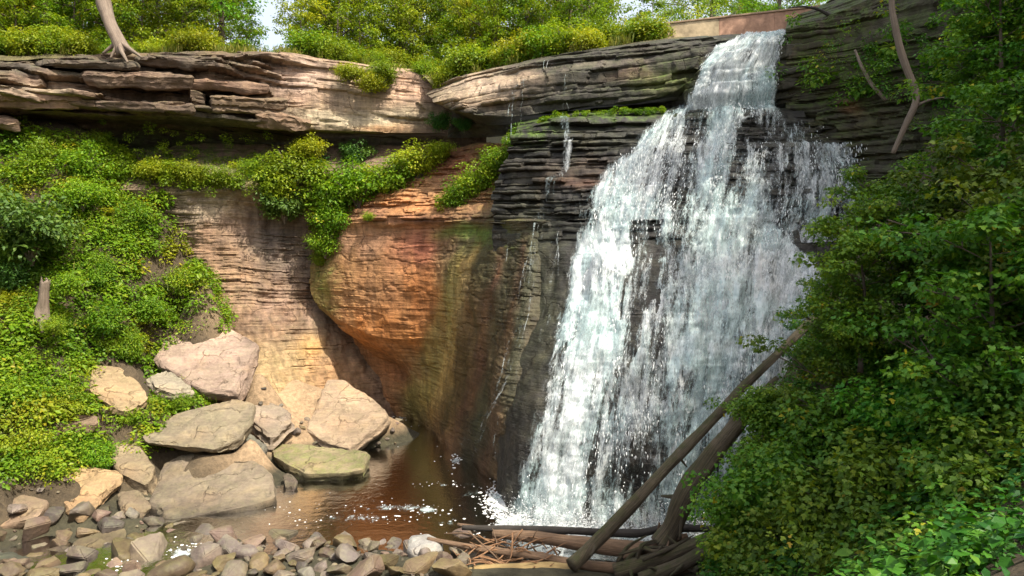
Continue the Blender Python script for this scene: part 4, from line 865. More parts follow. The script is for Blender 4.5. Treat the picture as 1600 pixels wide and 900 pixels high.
CL = ["squarish wet cobble at the bottom, just right of the small rapid", "upright brown cobble standing proud of the row at the pool's lip", "brown cobble in front of the upright one", "long olive boulder-sized cobble at the pool's lip", "pale round cobble at the lip near the pale white stone", "small cobble wedged left of the long olive one", "large dark cobble below the long olive one", "largest cobble on the bottom edge, left of the driftwood", "squat cobble on the bottom edge beside the driftwood tangle", "round grey-brown cobble above the brown flat corner stone",
      "smaller rounded cobble right of the round grey-brown one", "cobble at the left edge under the reddish tan boulder", "olive cobble right of the small rapid", "low cobble below the olive one by the rapid", "cobble at the water's edge under the massive block's left corner", "broad low cobble under the massive block", "reddish cobble at the lip left of the pale white stone", "cobble between the upright and long olive ones", "small cobble on the bottom edge near the squarish wet one", "cobble in the middle of the outlet below the lip"]
for (px, py, s) in [(350, 882, 1.0), (448, 852, 0.85), (470, 872, 0.8), (540, 852, 1.15), (585, 852, 0.75), (510, 868, 0.6), (545, 880, 1.1), (610, 885, 1.3), (655, 895, 0.9), (50, 835, 1.0), (95, 835, 0.8), (20, 830, 1.0), (385, 865, 0.8), (405, 885, 0.7), (310, 835, 0.7), (350, 838, 0.9), (620, 840, 0.8), (490, 848, 0.7), (425, 875, 0.7), (580, 875, 0.7)]:
    cobble(px, py, s, None, CL.pop(0))
tries = 0
while len(placed) < 290 and tries < 9000:
    tries += 1
    px, py = r.uniform(-30, 730), r.uniform(808, 908)
    if 330 < px < 480 and py < 838 and r.random() < 0.85: continue
    if 480 <= px < 720 and py < 832: continue
    if abs(px - np.interp(py, [835, 850, 870, 885, 905], [360, 322, 275, 225, 165])) < 30 and r.random() < 0.9: continue
    cobble(px, py, (0.6 + 0.95 * r.random() ** 1.5) if len(placed) < 110 and tries < 1500 else 0.16 + 0.4 * r.random() ** 1.5)
tries = 0; n0 = len(placed)
while len(placed) < n0 + 45 and tries < 2000:        # a few more wedged between the big boulders
    tries += 1
    px, py = r.choice([(r.uniform(60, 260), r.uniform(775, 815)), (r.uniform(395, 520), r.uniform(672, 700)), (r.uniform(430, 480), r.uniform(655, 690)), (r.uniform(575, 625), r.uniform(625, 665)), (r.uniform(180, 250), r.uniform(755, 800))])
    p = W(px, py, float(np.interp(py, [620, 660, 700, 760, 815], [43, 38, 34.5, 28.6, 26.2]))); s = 0.22 + 0.4 * r.random() ** 2
    if any((q_[0] - p[0]) ** 2 + (q_[1] - p[1]) ** 2 < (0.42 * (q_[2] + s)) ** 2 for q_ in placed): continue
    zz = float(tz(p[0], p[1])); o = obj("cobble", COB[r.integers(len(COB))], None, (p[0], p[1], zz + 0.1 * s)); o.scale = (s, s * r.uniform(0.8, 1.2), s * r.uniform(0.8, 1.2)); o.rotation_euler = (r.normal(0, .3), r.normal(0, .3), r.uniform(0, 6.28))
    tag(o, "small loose stone wedged between the big boulders", "stone", "loose stones between the boulders"); placed.append((p[0], p[1], s))

# ------------------------------------------------------------------ wood
def tube(pts, radii, nseg=10, seed=0, rough=0.08, step=0.25, cap=True):
    P = np.array(pts, float); rad = np.array(radii, float)
    seg = np.linalg.norm(np.diff(P, axis=0), axis=1); cum = np.concatenate([[0], np.cumsum(seg)])
    n = max(4, int(cum[-1] / step)); s = np.linspace(0, cum[-1], n)
    # smooth the path
    C = np.stack([np.interp(s, cum, P[:, k]) for k in range(3)], 1); R = np.interp(s, cum, rad)
    for _ in range(max(1, n // 12)):
        C[1:-1] = (C[:-2] + 2 * C[1:-1] + C[2:]) / 4
    T = np.gradient(C, axis=0); T /= np.linalg.norm(T, axis=1, keepdims=True) + 1e-9
    up = np.array([0.31, 0.2, 0.93]) if abs(T[0, 2]) < 0.8 else np.array([1, 0.1, 0.0])
    S = np.cross(T, up); S /= np.linalg.norm(S, axis=1, keepdims=True); B = np.cross(T, S)
    a = np.linspace(0, 2 * np.pi, nseg, endpoint=False)
    ring = np.cos(a)[None, :, None] * S[:, None] + np.sin(a)[None, :, None] * B[:, None]
    nz = vnoise(np.stack([np.cos(a)[None, :] * 1.3 + 0 * s[:, None], np.sin(a)[None, :] * 1.3 + 0 * s[:, None], s[:, None] * 1.1 + seed * 5.1 + 0 * a[None, :]], -1), seed)
    V = C[:, None] + ring * (R[:, None] * (1 + rough * 2 * nz))[..., None]
    grain = np.stack([np.cos(a)[None, :] + 0 * s[:, None], np.sin(a)[None, :] + 0 * s[:, None], s[:, None] + seed + 0 * a[None, :]], -1)
    idx = np.arange(n * nseg).reshape(n, nseg); nx = np.roll(idx, -1, 1)
    q = np.stack([idx[:-1], nx[:-1], nx[1:], idx[1:]], -1).reshape(-1, 4)
    V = V.reshape(-1, 3); grain = grain.reshape(-1, 3); fc = [q]
    if cap:
        V = np.concatenate([V, C[:1], C[-1:]]); grain = np.concatenate([grain, [[0, 0, 0], [0, 0, 0]]]); b = n * nseg
        t1 = np.stack([np.full(nseg, b), nx[0], idx[0]], 1); t2 = np.stack([np.full(nseg, b + 1), idx[-1], nx[-1]], 1); fc = [q, np.concatenate([t1, t2])]
    return V, fc, grain
def join_tubes(name, tubes, mat, origin):
    Vs, q, t, g = [], [], [], []; b = 0
    for V, fc, gr in tubes:
        Vs.append(V); g.append(gr); q.append(fc[0] + b)
        if len(fc) > 1: t.append(fc[1] + b)
        b += len(V)
    return mesh_np(name, np.concatenate(Vs) - np.array(origin), [np.concatenate(q)] + ([np.concatenate(t)] if t else []), {'grain': np.concatenate(g)}, mat, True)
def log(name, label, pts, radii, mat, seed, stubs=0, cat="log", nseg=12, group=None, rough=0.1):
    P = [W(*p) for p in pts]; o0 = P[0]
    e = empty(name, o0); tag(e, label, cat, group)
    tk_ = obj("trunk", join_tubes("trunk", [tube(P, radii, nseg, seed, rough, 0.15)], mat, o0), e)
    r = np.random.default_rng(seed)
    for k in range(stubs):                           # broken branch stubs
        f = r.uniform(0.15, 0.9) * (len(P) - 1); i = int(f); p = np.array(P[i]) * (1 - f + i) + np.array(P[min(i + 1, len(P) - 1)]) * (f - i)
        d = r.normal(size=3); d /= np.linalg.norm(d); rr = np.interp(f, range(len(P)), radii); L = rr * r.uniform(2.0, 5)
        obj("branch_stub", join_tubes("branch_stub", [tube([p, p + d * L * 0.5, p + d * L + r.normal(0, 0.05, 3)], [rr * 0.35, rr * 0.25, rr * 0.12], 6, seed + k, 0.1, 0.1)], mat, o0), tk_)
    return e
log("leaning_log", "slim dark mossy log leaning steeply across the lower falls", [(893, 884, 22.0), (910, 868, 22.3), (1000, 776, 22.4), (1090, 680, 22.5), (1170, 596, 22.6), (1275, 495, 22.6)], [0.23, 0.21, 0.19, 0.175, 0.15, 0.12], M_LOG_WET, 1, 5)
log("leaning_log", "thick mossy trunk leaning out of the right bank foliage", [(1032, 850, 22.6), (1046, 828, 22.6), (1078, 762, 22.2), (1122, 700, 21.8), (1170, 640, 21.4), (1215, 590, 21)], [0.33, 0.33, 0.34, 0.32, 0.22, 0.08], M_LOG_WET, 2, 3, nseg=16)
log("fallen_log", "long thin blackened pole lying along the foot of the falls", [(722, 824, 25.2), (800, 826, 25), (880, 829, 24.6), (1000, 834, 24.2), (1040, 824, 24), (1112, 826, 23.6)], [0.09, 0.12, 0.13, 0.15, 0.15, 0.10], M_LOG_DARK, 3, 1)
log("fallen_log", "brown driftwood trunk lying level beneath the leaning logs", [(770, 834, 24.6), (860, 842, 24.2), (940, 854, 23.8), (1010, 862, 23.4), (1075, 852, 23)], [0.14, 0.22, 0.27, 0.27, 0.20], M_LOG_DRY, 4, 3)
log("fallen_log", "pale bare pole slanting down to a blunt end at bottom centre", [(668, 842, 24.4), (740, 856, 23.8), (820, 866, 23.4), (900, 882, 22.9), (974, 889, 22.5)], [0.07, 0.10, 0.13, 0.16, 0.17], M_LOG_DRY, 5, 2)
log("fallen_log", "yellowish half-sunk log along the bottom edge", [(690, 905, 22.4), (760, 893, 22.7), (850, 889, 22.8), (905, 894, 22.6)], [0.16, 0.22, 0.26, 0.2], bark_material("ochre_wood", (0.28, 0.19, 0.07), (0.42, 0.31, 0.14)), 6, 0)
log("fallen_log", "dark rotten log angled under the right bank leaves", [(960, 892, 22.2), (1030, 874, 22), (1108, 842, 21.6)], [0.22, 0.24, 0.2], M_LOG_WET, 7, 4)
log("fallen_log", "mossy root limb curving down at the edge of the right bank", [(1000, 905, 21.6), (1060, 884, 21.4), (1120, 850, 21), (1150, 820, 20.8)], [0.18, 0.2, 0.18, 0.14], M_LOG_WET, 8, 4)
log("fallen_log", "short reddish broken branch leaning over the driftwood pile", [(975, 872, 22.9), (1025, 850, 22.7), (1075, 838, 22.5)], [0.13, 0.16, 0.1], M_LOG_DRY, 9, 2)
log("fallen_log", "slender grey pole behind the brown driftwood trunk", [(715, 820, 25.6), (770, 828, 25.2), (815, 838, 24.8)], [0.07, 0.10, 0.08], M_LOG_DRY, 10, 0)
pile = empty("driftwood_tangle", W(790, 880, 23.2)); tag(pile, "tangle of dry reddish twigs heaped over the driftwood poles", "driftwood")
r = np.random.default_rng(9)
for k in range(75):
    cx_, cy_ = r.uniform(715, 870), r.uniform(838, 888); d = float(np.interp(cy_, [835, 890], [24.4, 22.7])) + r.uniform(-0.3, 0.3)
    p = np.array(W(cx_, cy_, d)); a = r.uniform(0, 6.28); L = r.uniform(0.5, 1.7); dr = np.array([math.cos(a), math.sin(a) * 0.4, r.normal(0.1, 0.35)])
    q = r.normal(0, 0.1, 3)
    obj("twig", join_tubes("twig", [tube([p - dr * L / 2, p + q, p + dr * L / 2], [0.012 + 0.02 * r.random(), 0.03, 0.008], 5, k, 0.1, 0.2)], M_TWIG if r.random() < 0.75 else M_LOG_DRY, pile.location), pile)
roots = empty("root_mass", W(1050, 890, 21.6)); tag(roots, "dark olive mass of roots at the foot of the right bank", "roots")
for k in range(46):
    cx_, cy_ = r.uniform(975, 1120), r.uniform(852, 905); d = 22.6 - (cx_ - 960) * 0.006 + r.uniform(-0.4, 0.3)
    p = np.array(W(cx_, cy_, d)); dr = np.array([r.uniform(0.5, 1), r.normal(0, 0.3), r.normal(0.35, 0.25)]); L = r.uniform(0.8, 2.2)
    obj("root", join_tubes("root", [tube([p - dr * L / 2, p + r.normal(0, 0.15, 3), p + dr * L / 2], [0.03 + 0.05 * r.random(), 0.05 + 0.03 * r.random(), 0.02], 6, k, 0.15, 0.15)], M_LOG_WET if r.random() < 0.8 else M_LOG_DRY, roots.location), roots)

# broken stump on the bank
def stump():
    b = W(66, 506, 32.0); e = empty("tree_stump", b); tag(e, "pale broken snag standing in the bank greenery at far left", "stump")
    t = tube([b, W(66, 482, 32), W(68, 440, 31.9)], [0.30, 0.25, 0.20], 12, 5, 0.3, 0.1)
    V = t[0]; zt = V[:, 2].max(); V[:, 2] += np.where(V[:, 2] > zt - 0.25, 0.28 * hash1((V[:, 0] * 37).astype(int), 3), 0)
    obj("trunk", join_tubes("trunk", [t], M_BARK_PALE, b), e)
    for k in range(5):
        a = k * 1.3; p = np.array(b); obj("root", join_tubes("root", [tube([p + [0, 0, 0.35], p + [0.45 * math.cos(a), 0.4 * math.sin(a), 0.05], p + [0.9 * math.cos(a), 0.7 * math.sin(a), -0.35]], [0.14, 0.10, 0.05], 6, k, 0.15, 0.12)], M_BARK_PALE, b), e)
stump()

# ------------------------------------------------------------------ old wall behind the crest
def boxmesh(name, a, b, mat, bev=0.02):
    pass
def wall_piece(name, x0, x1, zlo0, zlo1, zhi0, zhi1, y0, y1, th, mat, parent, org):
    bm = bmesh.new(); v = []
    for (x, y, zl, zh) in ((x0, y0, zlo0, zhi0), (x1, y1, zlo1, zhi1)):
        for dy in (0, th):
            for z in (zl, zh): v.append(bm.verts.new((x - org[0], y + dy - org[1], z - org[2])))
    for f in ((0, 1, 5, 4), (2, 6, 7, 3), (1, 3, 7, 5), (0, 4, 6, 2), (0, 2, 3, 1), (4, 5, 7, 6)): bm.faces.new([v[i] for i in f])
    bmesh.ops.recalc_face_normals(bm, faces=bm.faces[:])
    bmesh.ops.bevel(bm, geom=bm.edges[:], offset=0.015, segments=1, affect='EDGES')
    me = bpy.data.meshes.new(name); bm.to_mesh(me); bm.free(); me.materials.append(mat)
    return obj(name, me, parent)
M_WALL_A = plain("tan_concrete", (0.42, 0.33, 0.21), 0.85, 0.3, 0.5, 1.3, 0.6); M_WALL_B = plain("pink_stone", (0.42, 0.25, 0.17), 0.85, 0.3, 0.5, 1.3, 0.6); M_COPE = plain("wall_coping", (0.30, 0.21, 0.14), 0.85, 0.3, 0.3, 3)
wb = W(1170, 52, 37.5); wall = empty("old_wall", (wb[0], wb[1], wb[2] - 0.6)); tag(wall, "low weathered tan and pink masonry wall behind the top of the falls", "wall")
A0 = np.array(W(1040, 62, 39)); A1 = np.array(W(1300, 34, 37)); Bt0 = W(1040, 38, 39)[2]; Bt1 = W(1300, 9, 37)[2]; n = 3
for k in range(n):
    f0, f1 = k / n, (k + 1) / n - 0.0008
    p0, p1 = A0 + (A1 - A0) * f0, A0 + (A1 - A0) * f1
    wall_piece("wall_block", p0[0], p1[0], p0[2] - 0.9, p1[2] - 0.9, Bt0 + (Bt1 - Bt0) * f0, Bt0 + (Bt1 - Bt0) * f1, p0[1] + 0.012 * (k % 3), p1[1] + 0.012 * (k % 3), 0.5, M_WALL_A if k < 1 else M_WALL_B, wall, wall.location)
for k in range(5):
    f0, f1 = k / 5, (k + 1) / 5 - 0.001; p0, p1 = A0 + (A1 - A0) * f0, A0 + (A1 - A0) * f1; z0, z1 = Bt0 + (Bt1 - Bt0) * f0 + 0.003, Bt0 + (Bt1 - Bt0) * f1 + 0.003
    wall_piece("coping_stone", p0[0], p1[0], z0, z1, z0 + 0.10, z1 + 0.10, p0[1] - 0.06, p1[1] - 0.06, 0.65, M_COPE, wall, wall.location)
# ------------------------------------------------------------------ foliage
LOBED = np.array([(0, 0, 0), (-0.28, 0.12, 0.03), (-0.52, 0.42, 0.07), (-0.22, 0.50, 0.02), (-0.24, 0.80, 0.04), (0, 1.05, -0.05), (0.24, 0.80, 0.04), (0.22, 0.50, 0.02), (0.52, 0.42, 0.07), (0.28, 0.12, 0.03)])
OVAL = np.array([(0, 0, 0), (-0.26, 0.35, 0.07), (-0.20, 0.70, 0.05), (0, 1.0, -0.04), (0.20, 0.70, 0.05), (0.26, 0.35, 0.07)])
DIAM = np.array([(0, 0, 0), (-0.30, 0.48, 0.09), (0, 1.0, -0.02), (0.30, 0.48, 0.09)])
BLADE = np.array([(-0.03, 0, 0), (-0.02, 0.6, 0.0), (0, 1.0, 0.12), (0.03, 0.0, 0)])
def leaf_mesh(name, P, N, T, size, tint, shape, mat, origin=(0, 0, 0)):
    P = np.asarray(P) - np.array(origin); N = N / (np.linalg.norm(N, axis=1, keepdims=True) + 1e-9)
    T = T - N * (T * N).sum(1, keepdims=True); T /= np.linalg.norm(T, axis=1, keepdims=True) + 1e-9; S = np.cross(T, N)
    k = len(shape); n = len(P)
    V = P[:, None] + size[:, None, None] * (shape[None, :, 0, None] * S[:, None] + shape[None, :, 1, None] * T[:, None] + shape[None, :, 2, None] * N[:, None])
    return mesh_np(name, V.reshape(-1, 3), np.arange(n * k).reshape(n, k), {'tint': np.repeat(tint, k)}, mat, False)
def clump_leaves(r, centers, radii, per, flat=0.6, up=0.7, droop=0.25):
    """leaves on and in a set of clumps; brightness of the leaf's own tint varies by clump"""
    n = len(centers); idx = np.repeat(np.arange(n), per); m = len(idx)
    d = r.normal(size=(m, 3)); d /= np.linalg.norm(d, axis=1, keepdims=True)
    rad = radii[idx] * (0.35 + 0.65 * r.random(m) ** 0.5)
    off = d * rad[:, None]; off[:, 2] *= flat
    P = centers[idx] + off
    N = d * 0.55 + np.array([0, 0, up]) + r.normal(0, 0.38, (m, 3))
    T = d + r.normal(0, 0.5, (m, 3)); T[:, 2] -= droop
    ct = r.normal(0.45, 0.16, n)
    tint = np.clip(ct[idx] + r.normal(0, 0.16, m), 0, 1)
    return P, N, T, tint

def tree_kind(seed, H, crown0, spread, nlimb, nclump, per, lsize, shape, leafmat, barkmat, lean=0.0, r0=0.22, flat=0.55, clr=0.8):
    r = np.random.default_rng(seed)
    top = np.array([lean * H, r.normal(0, 0.03) * H, H]); mid = np.array([lean * H * 0.4 + r.normal(0, 0.02) * H, r.normal(0, 0.02) * H, H * 0.5])
    base = np.array([0, 0, -0.4])
    tr = tube([base, base * 0 + [0, 0, 0.3], mid, top * 0.97], [r0 * 1.5, r0, r0 * 0.7, r0 * 0.12], 9, seed, 0.12, 0.35)
    limbs, cs, rs = [], [], []
    for k in range(nlimb):
        f = crown0 + (0.97 - crown0) * (k + r.random() * 0.7) / nlimb
        p = (mid * (f / 0.5) if f < 0.5 else mid + (top - mid) * (f - 0.5) / 0.5); a = k * 2.399 + r.normal(0, 0.35)
        prof = math.sin(min(1.0, (f - crown0) / (1.0001 - crown0) * 0.85 + 0.18) * math.pi) ** 0.6
        L = spread * (0.45 + 0.65 * prof) * r.uniform(0.75, 1.2)
        dr = np.array([math.cos(a), math.sin(a), r.uniform(0.1, 0.6)]); e1 = p + dr * L * 0.5; e2 = p + dr * L + np.array([0, 0, r.uniform(-0.15, 0.25) * L])
        limbs.append(tube([p, e1, e2], [r0 * 0.38 * (1.1 - f), r0 * 0.22, 0.015], 5, seed + k, 0.1, 0.4, cap=False))
        for j in range(nclump):
            g = r.uniform(0.3, 1.05); c = p + (e1 - p) * min(g * 2, 1) + (e2 - e1) * max(0, g * 2 - 1) + r.normal(0, 0.16 * L, 3) * np.array([1, 1, 0.6])
            cs.append(c); rs.append(clr * r.uniform(0.55, 1.2))
            if j % 2 == 0: limbs.append(tube([p + (e1 - p) * min(g * 1.4, 1), c], [0.03, 0.01], 4, seed + k + j, 0.1, 0.5, cap=False))
    P, N, T, tint = clump_leaves(r, np.array(cs), np.array(rs), per, flat)
    cr = leaf_mesh("crown", P, N, T, lsize * r.uniform(0.65, 1.3, len(P)), tint, shape, leafmat)
    return (join_tubes("trunk", [tr], barkmat, (0, 0, 0)), join_tubes("limbs", limbs, barkmat, (0, 0, 0)), cr)
def plant(name, label, cat, kind, loc, scale=1.0, rot=0.0, group=None, tilt=(0, 0)):
    e = empty(name, loc); e.scale = (scale,) * 3 if np.isscalar(scale) else scale; e.rotation_euler = (tilt[0], tilt[1], rot); tag(e, label, cat, group)
    t_ = obj("trunk", kind[0], e); obj("limbs", kind[1], t_); obj("crown", kind[2], e)
    return e
def shrub_kind(seed, R, H, nstem, nclump, per, lsize, shape, leafmat, barkmat, flat=0.7, clr=0.45, droop=0.25):
    r = np.random.default_rng(seed); st, cs, rs = [], [], []
    for k in range(nstem):
        a = k * 2.399 + r.normal(0, 0.3); q = R * r.uniform(0.35, 1.0); h = H * (1.05 - 0.5 * (q / R) ** 2) * r.uniform(0.75, 1.1)
        e = np.array([math.cos(a) * q, math.sin(a) * q, h]); m_ = np.array([e[0] * 0.35, e[1] * 0.35, h * 0.55])
        st.append(tube([(0, 0, -0.3), m_, e], [0.045, 0.03, 0.008], 5, seed + k, 0.1, 0.3, cap=False))
        for j in range(nclump):
            g = r.uniform(0.25, 1.08); c = (m_ * (g * 2) if g < 0.5 else m_ + (e - m_) * (g - 0.5) * 2) + r.normal(0, 0.2 * R, 3) * np.array([1, 1, 0.5])
            c[2] = max(c[2], 0.08 * H); cs.append(c); rs.append(clr * r.uniform(0.6, 1.25))
    P, N, T, tint = clump_leaves(r, np.array(cs), np.array(rs), per, flat, droop=droop)
    return (join_tubes("stems", st, barkmat, (0, 0, 0)), leaf_mesh("leaves", P, N, T, lsize * r.uniform(0.6, 1.3, len(P)), tint, shape, leafmat))
def shrub(name, label, kind, loc, scale=1.0, rot=0.0, group=None, cat="shrub"):
    e = empty(name, loc); e.scale = (scale,) * 3 if np.isscalar(scale) else scale; e.rotation_euler = (0, 0, rot); tag(e, label, cat, group)
    for nm, me in zip(("stems", "leaves"), kind): obj(nm, me, e)
    return e

# species
T_OAK = [tree_kind(200 + k, 13, 0.16, 3.6, 20, 6, 75, 0.21, DIAM, M_LEAF_TREE, M_BARK, r0=0.2, clr=0.95) for k in range(3)]
T_THIN = [tree_kind(210 + k, 12, 0.22, 2.4, 16, 5, 60, 0.19, DIAM, M_LEAF_TREE, M_BARK, r0=0.14, clr=0.75) for k in range(2)]
T_SAP = [tree_kind(220 + k, 5.5, 0.10, 1.7, 14, 5, 55, 0.17, DIAM, M_LEAF_YEL if k == 1 else M_LEAF_SUN, M_BARK, r0=0.07, clr=0.5) for k in range(3)]
T_BIG = [tree_kind(230 + k, 20, 0.48, 5.6, 24, 9, 90, 0.36, OVAL, M_LEAF_DARK, M_BARK, r0=0.36, clr=1.5) for k in range(2)]
T_NEAR = [tree_kind(240 + k, 6.5, 0.12, 2.4, 20, 8, 62, 0.155, LOBED, M_LEAF_DARK, M_BARK, r0=0.09, clr=0.6, flat=0.5) for k in range(3)]
S_SUN = [shrub_kind(250 + k, 1.0, 1.3, 14, 6, 50, 0.12, DIAM, M_LEAF_SUN, M_BARK) for k in range(3)]
S_YEL = [shrub_kind(260 + k, 1.0, 1.3, 14, 6, 50, 0.13, DIAM, M_LEAF_YEL, M_BARK) for k in range(2)]
S_DEEP = [shrub_kind(270 + k, 1.2, 1.4, 14, 7, 60, 0.14, OVAL, M_LEAF_DEEP, M_BARK) for k in range(2)]
S_NEAR = [shrub_kind(280 + k, 1.5, 1.8, 18, 8, 60, 0.13, LOBED, M_LEAF_DARK, M_BARK, clr=0.5) for k in range(3)]
r = np.random.default_rng(5); rot = lambda: float(r.uniform(0, 6.28))

# --- woods above the cliff: sky shows at three gaps
GRP_W = "trees of the wood above the cliff"
def gap(px): return abs(px - 425) < 62 or abs(px - 985) < 45 or abs(px - 1100) < 75
n = 0
for back, cnt in ((7, 16), (12, 19), (19, 21), (30, 22)):
    for k in range(cnt):
        px = -260 + (1500 / cnt) * (k + r.uniform(0.1, 0.9))
        if gap(px) and not (px > 1040 and back > 15): continue
        p = rim_point(px, back + r.uniform(-2.5, 3)); kd = T_OAK[r.integers(3)] if r.random() < 0.6 else T_THIN[r.integers(2)]
        plant("woodland_tree", ("leafy broad tree in the wood left of the leaning trunk" if px < 170 else "leafy broad tree between the leaning trunk and the left sky gap" if px < 425 else "leafy broad tree right of the left sky gap, above the cream cliff") if px < 760 else "leafy broad tree in the wood behind the top of the falls", "tree", kd, p - Vector((0, 0, 0.1)), r.uniform(0.8, 1.2), rot(), (GRP_W + (", left end" if px < 170 else ", left of the gap" if px < 425 else ", right of the gap")) if px < 760 else "trees behind the top of the falls")
for px, back, s, lab in [(20, 4, 1.0, "sapling with thin pale stem at the left end of the rim"), (90, 5, 0.9, "young leafy sapling left of the leaning rim trunk"), (300, 4.5, 0.9, "small rim sapling right of the leaning trunk"), (385, 3.6, 0.7, "low sunlit sapling left of the bright sky gap"), (470, 4, 1.0, "bushy sapling right of the bright sky gap"), (560, 3, 1.1, "dense sapling above the pale sheer part of the cliff"), (640, 3.5, 1.1, "tall bushy sapling above the corner of the left cliff"), (705, 4, 0.9, "slender sapling above the notch between the two caprocks"), (770, 4.5, 1.0, "yellowing sapling above the pink tip of the right caprock"), (850, 5, 0.85, "sunlit sapling above the trickles"), (920, 5.5, 0.9, "pale green sapling left of the second sky gap"), (1020, 7, 0.85, "sapling just left of the old wall")]:
    plant("sapling", lab, "sapling", T_SAP[r.integers(3)], rim_point(px, back), s * 0.95, rot())
for k in range(20):
    px = -150 + 1180 * (k + r.random()) / 20
    if gap(px): continue
    plant("sapling", "sunlit sapling in the understorey behind the rim shrubs", "sapling", T_SAP[r.integers(3)], rim_point(px, r.uniform(4, 8)), r.uniform(0.8, 1.3), rot(), "understorey saplings above the cliff")
GRP_R = "shrubs along the cliff rim"
for k in range(86):
    px = -150 + 1190 * (k + r.random()) / 86; back = r.uniform(0.4, 4.0)
    if 340 < px < 500: back += 1.0
    kd = S_SUN[r.integers(3)] if r.random() < 0.5 else S_YEL[r.integers(2)]
    ZN = ("at the left end of the rim", "on the rim beside the leaning trunk", "on the rim below the left sky gap", "on the rim above the cream cliff", "on the rim above the pink caprock tip", "on the rim between the trickles and the old wall")[int(np.searchsorted([130, 330, 500, 680, 830], px))]
    shrub("rim_shrub", "low sunlit shrub " + ZN, kd, rim_point(px, back) - Vector((0, 0, 0.1)), r.uniform(0.7, 1.5) * (0.6 if 330 < px < 480 or 130 < px < 280 else 1.0), rot(), "shrubs " + ZN)
for px, py, d, s, lab in [(580, 130, 43.6, 0.9, "yellow-green shrub spilling over the rim above the cream rock"), (545, 112, 43.4, 0.8, "small shrub hanging at the rim left of the spilling shrub"), (600, 115, 44.2, 1.0, "rounded rim shrub right of the spilling shrub"), (690, 190, 43, 0.7, "dark little shrub in the notch between the caprocks"), (725, 192, 41.5, 0.5, "small shrub tucked under the pink caprock tip")]:
    shrub("rim_shrub", lab, S_YEL[r.integers(2)] if py < 150 else S_DEEP[r.integers(2)], W(px, py + 12, d), s, rot())
# rim grass
P = []
while len(P) < 6000:
    px = r.uniform(-200, 1040); bk = abs(r.normal(0.2, 2.0)) - 0.3
    if vnoise(np.array([[px * 0.05, bk * 0.8, 0.0]]), 7)[0] > -0.1 + 0.5 * r.random(): P.append(rim_point(px, bk))
P = np.array(P); m = len(P)
me = leaf_mesh("rim_grass", P, r.normal(0, 1, (m, 3)) * [1, 1, 0.2], np.stack([r.normal(0, 0.35, m), r.normal(0, 0.35, m) - 0.15, np.ones(m)], 1), r.uniform(0.25, 0.7, m), r.random(m), BLADE, M_GRASS)
stuff(obj("rim_grass", me), "dry yellow-green grass fringing the cliff top", "grass")

# leaning trunk with bare roots at the rim
b = W(188, 80, 39.2); e = empty("rim_tree", b); tag(e, "leaning pale trunk with exposed roots at the left rim", "tree")
obj("trunk", join_tubes("trunk", [tube([W(196, 84, 39.3), W(185, 62, 39.2), W(170, 34, 39.3), W(160, 0, 39.6), W(150, -120, 40.5), W(140, -300, 42)], [0.44, 0.36, 0.33, 0.36, 0.30, 0.12], 12, 3, 0.14, 0.2)], M_BARK_PALE, b), e)
for k, (a, c_, d_) in enumerate([((205, 78), (222, 90), 38.6), ((200, 74), (214, 84), 38.9), ((180, 76), (172, 92), 38.9), ((190, 80), (200, 98), 38.4), ((176, 72), (160, 84), 39.2)]):
    obj("root", join_tubes("root", [tube([W(186, 64, 39.2), W(a[0], a[1], (39.2 + d_) / 2), W(c_[0], c_[1], d_)], [0.18, 0.12, 0.05], 7, k, 0.15, 0.12)], M_BARK_PALE, b), e)
rr = np.random.default_rng(61); cs = []; lb = []
for k in range(22):
    o_ = np.array(W(150, -60 - 12 * k, 40.5)); c = o_ + rr.normal(0, 1, 3) * np.array([2.4, 2.0, 1.0]) + [0, 0, 1.5]; cs.append(c); lb.append(tube([o_, (o_ + c) / 2 + [0, 0, 0.3], c], [0.1, 0.06, 0.02], 5, k, 0.1, 0.4, cap=False))
obj("limbs", join_tubes("limbs", lb, M_BARK, b), e)
P, N, T, ti = clump_leaves(rr, np.array(cs), np.full(22, 1.2), 260, 0.6); obj("crown", leaf_mesh("crown", P, N, T, 0.2 * rr.uniform(0.7, 1.3, len(P)), ti, DIAM, M_LEAF_TREE, b), e)

# --- the left bank: a mass of weeds with single bushes standing out of it
def in_bank(px, py):
    return (px < np.interp(py, [215, 240, 330, 360, 420, 480, 520, 560, 640, 690, 740], [150, 200, 262, 262, 330, 368, 345, 335, 330, 290, 120])) & (py > 212) & (py < 752)
cx_ = r.uniform(-30, -4, 16000); cy_ = r.uniform(22, 44, 16000); cz_ = tz(cx_, cy_); ppx, ppy = proj(np.stack([cx_, cy_, cz_], 1))
ok = in_bank(ppx, ppy) & (ppx > -420)
slabs = [(322, 555, 95, 62), (310, 668, 95, 48), (187, 604, 50, 42), (330, 765, 105, 60), (132, 768, 56, 42)]
em = np.full(len(ppx), 9.0)
for sx_, sy_, a_, b_ in slabs: em = np.minimum(em, ((ppx - sx_) / a_) ** 2 + ((ppy - sy_) / b_) ** 2)
ok &= em > 0.45
ok &= (((ppx - 187) / 56) ** 2 + ((ppy - 608) / 46) ** 2) > 0.9
C = np.stack([cx_, cy_, cz_], 1)[ok][:2600]; nC = len(C)
big = fbm(C * 0.35, 3, 90); hgt = 0.2 + 1.3 * np.clip(big + 0.25, 0, 1.2) ** 1.5
hgt = hgt * np.clip((em[ok][:len(C)] - 0.35) / 1.2, 0.12, 1)
C[:, 2] += hgt * 0.5
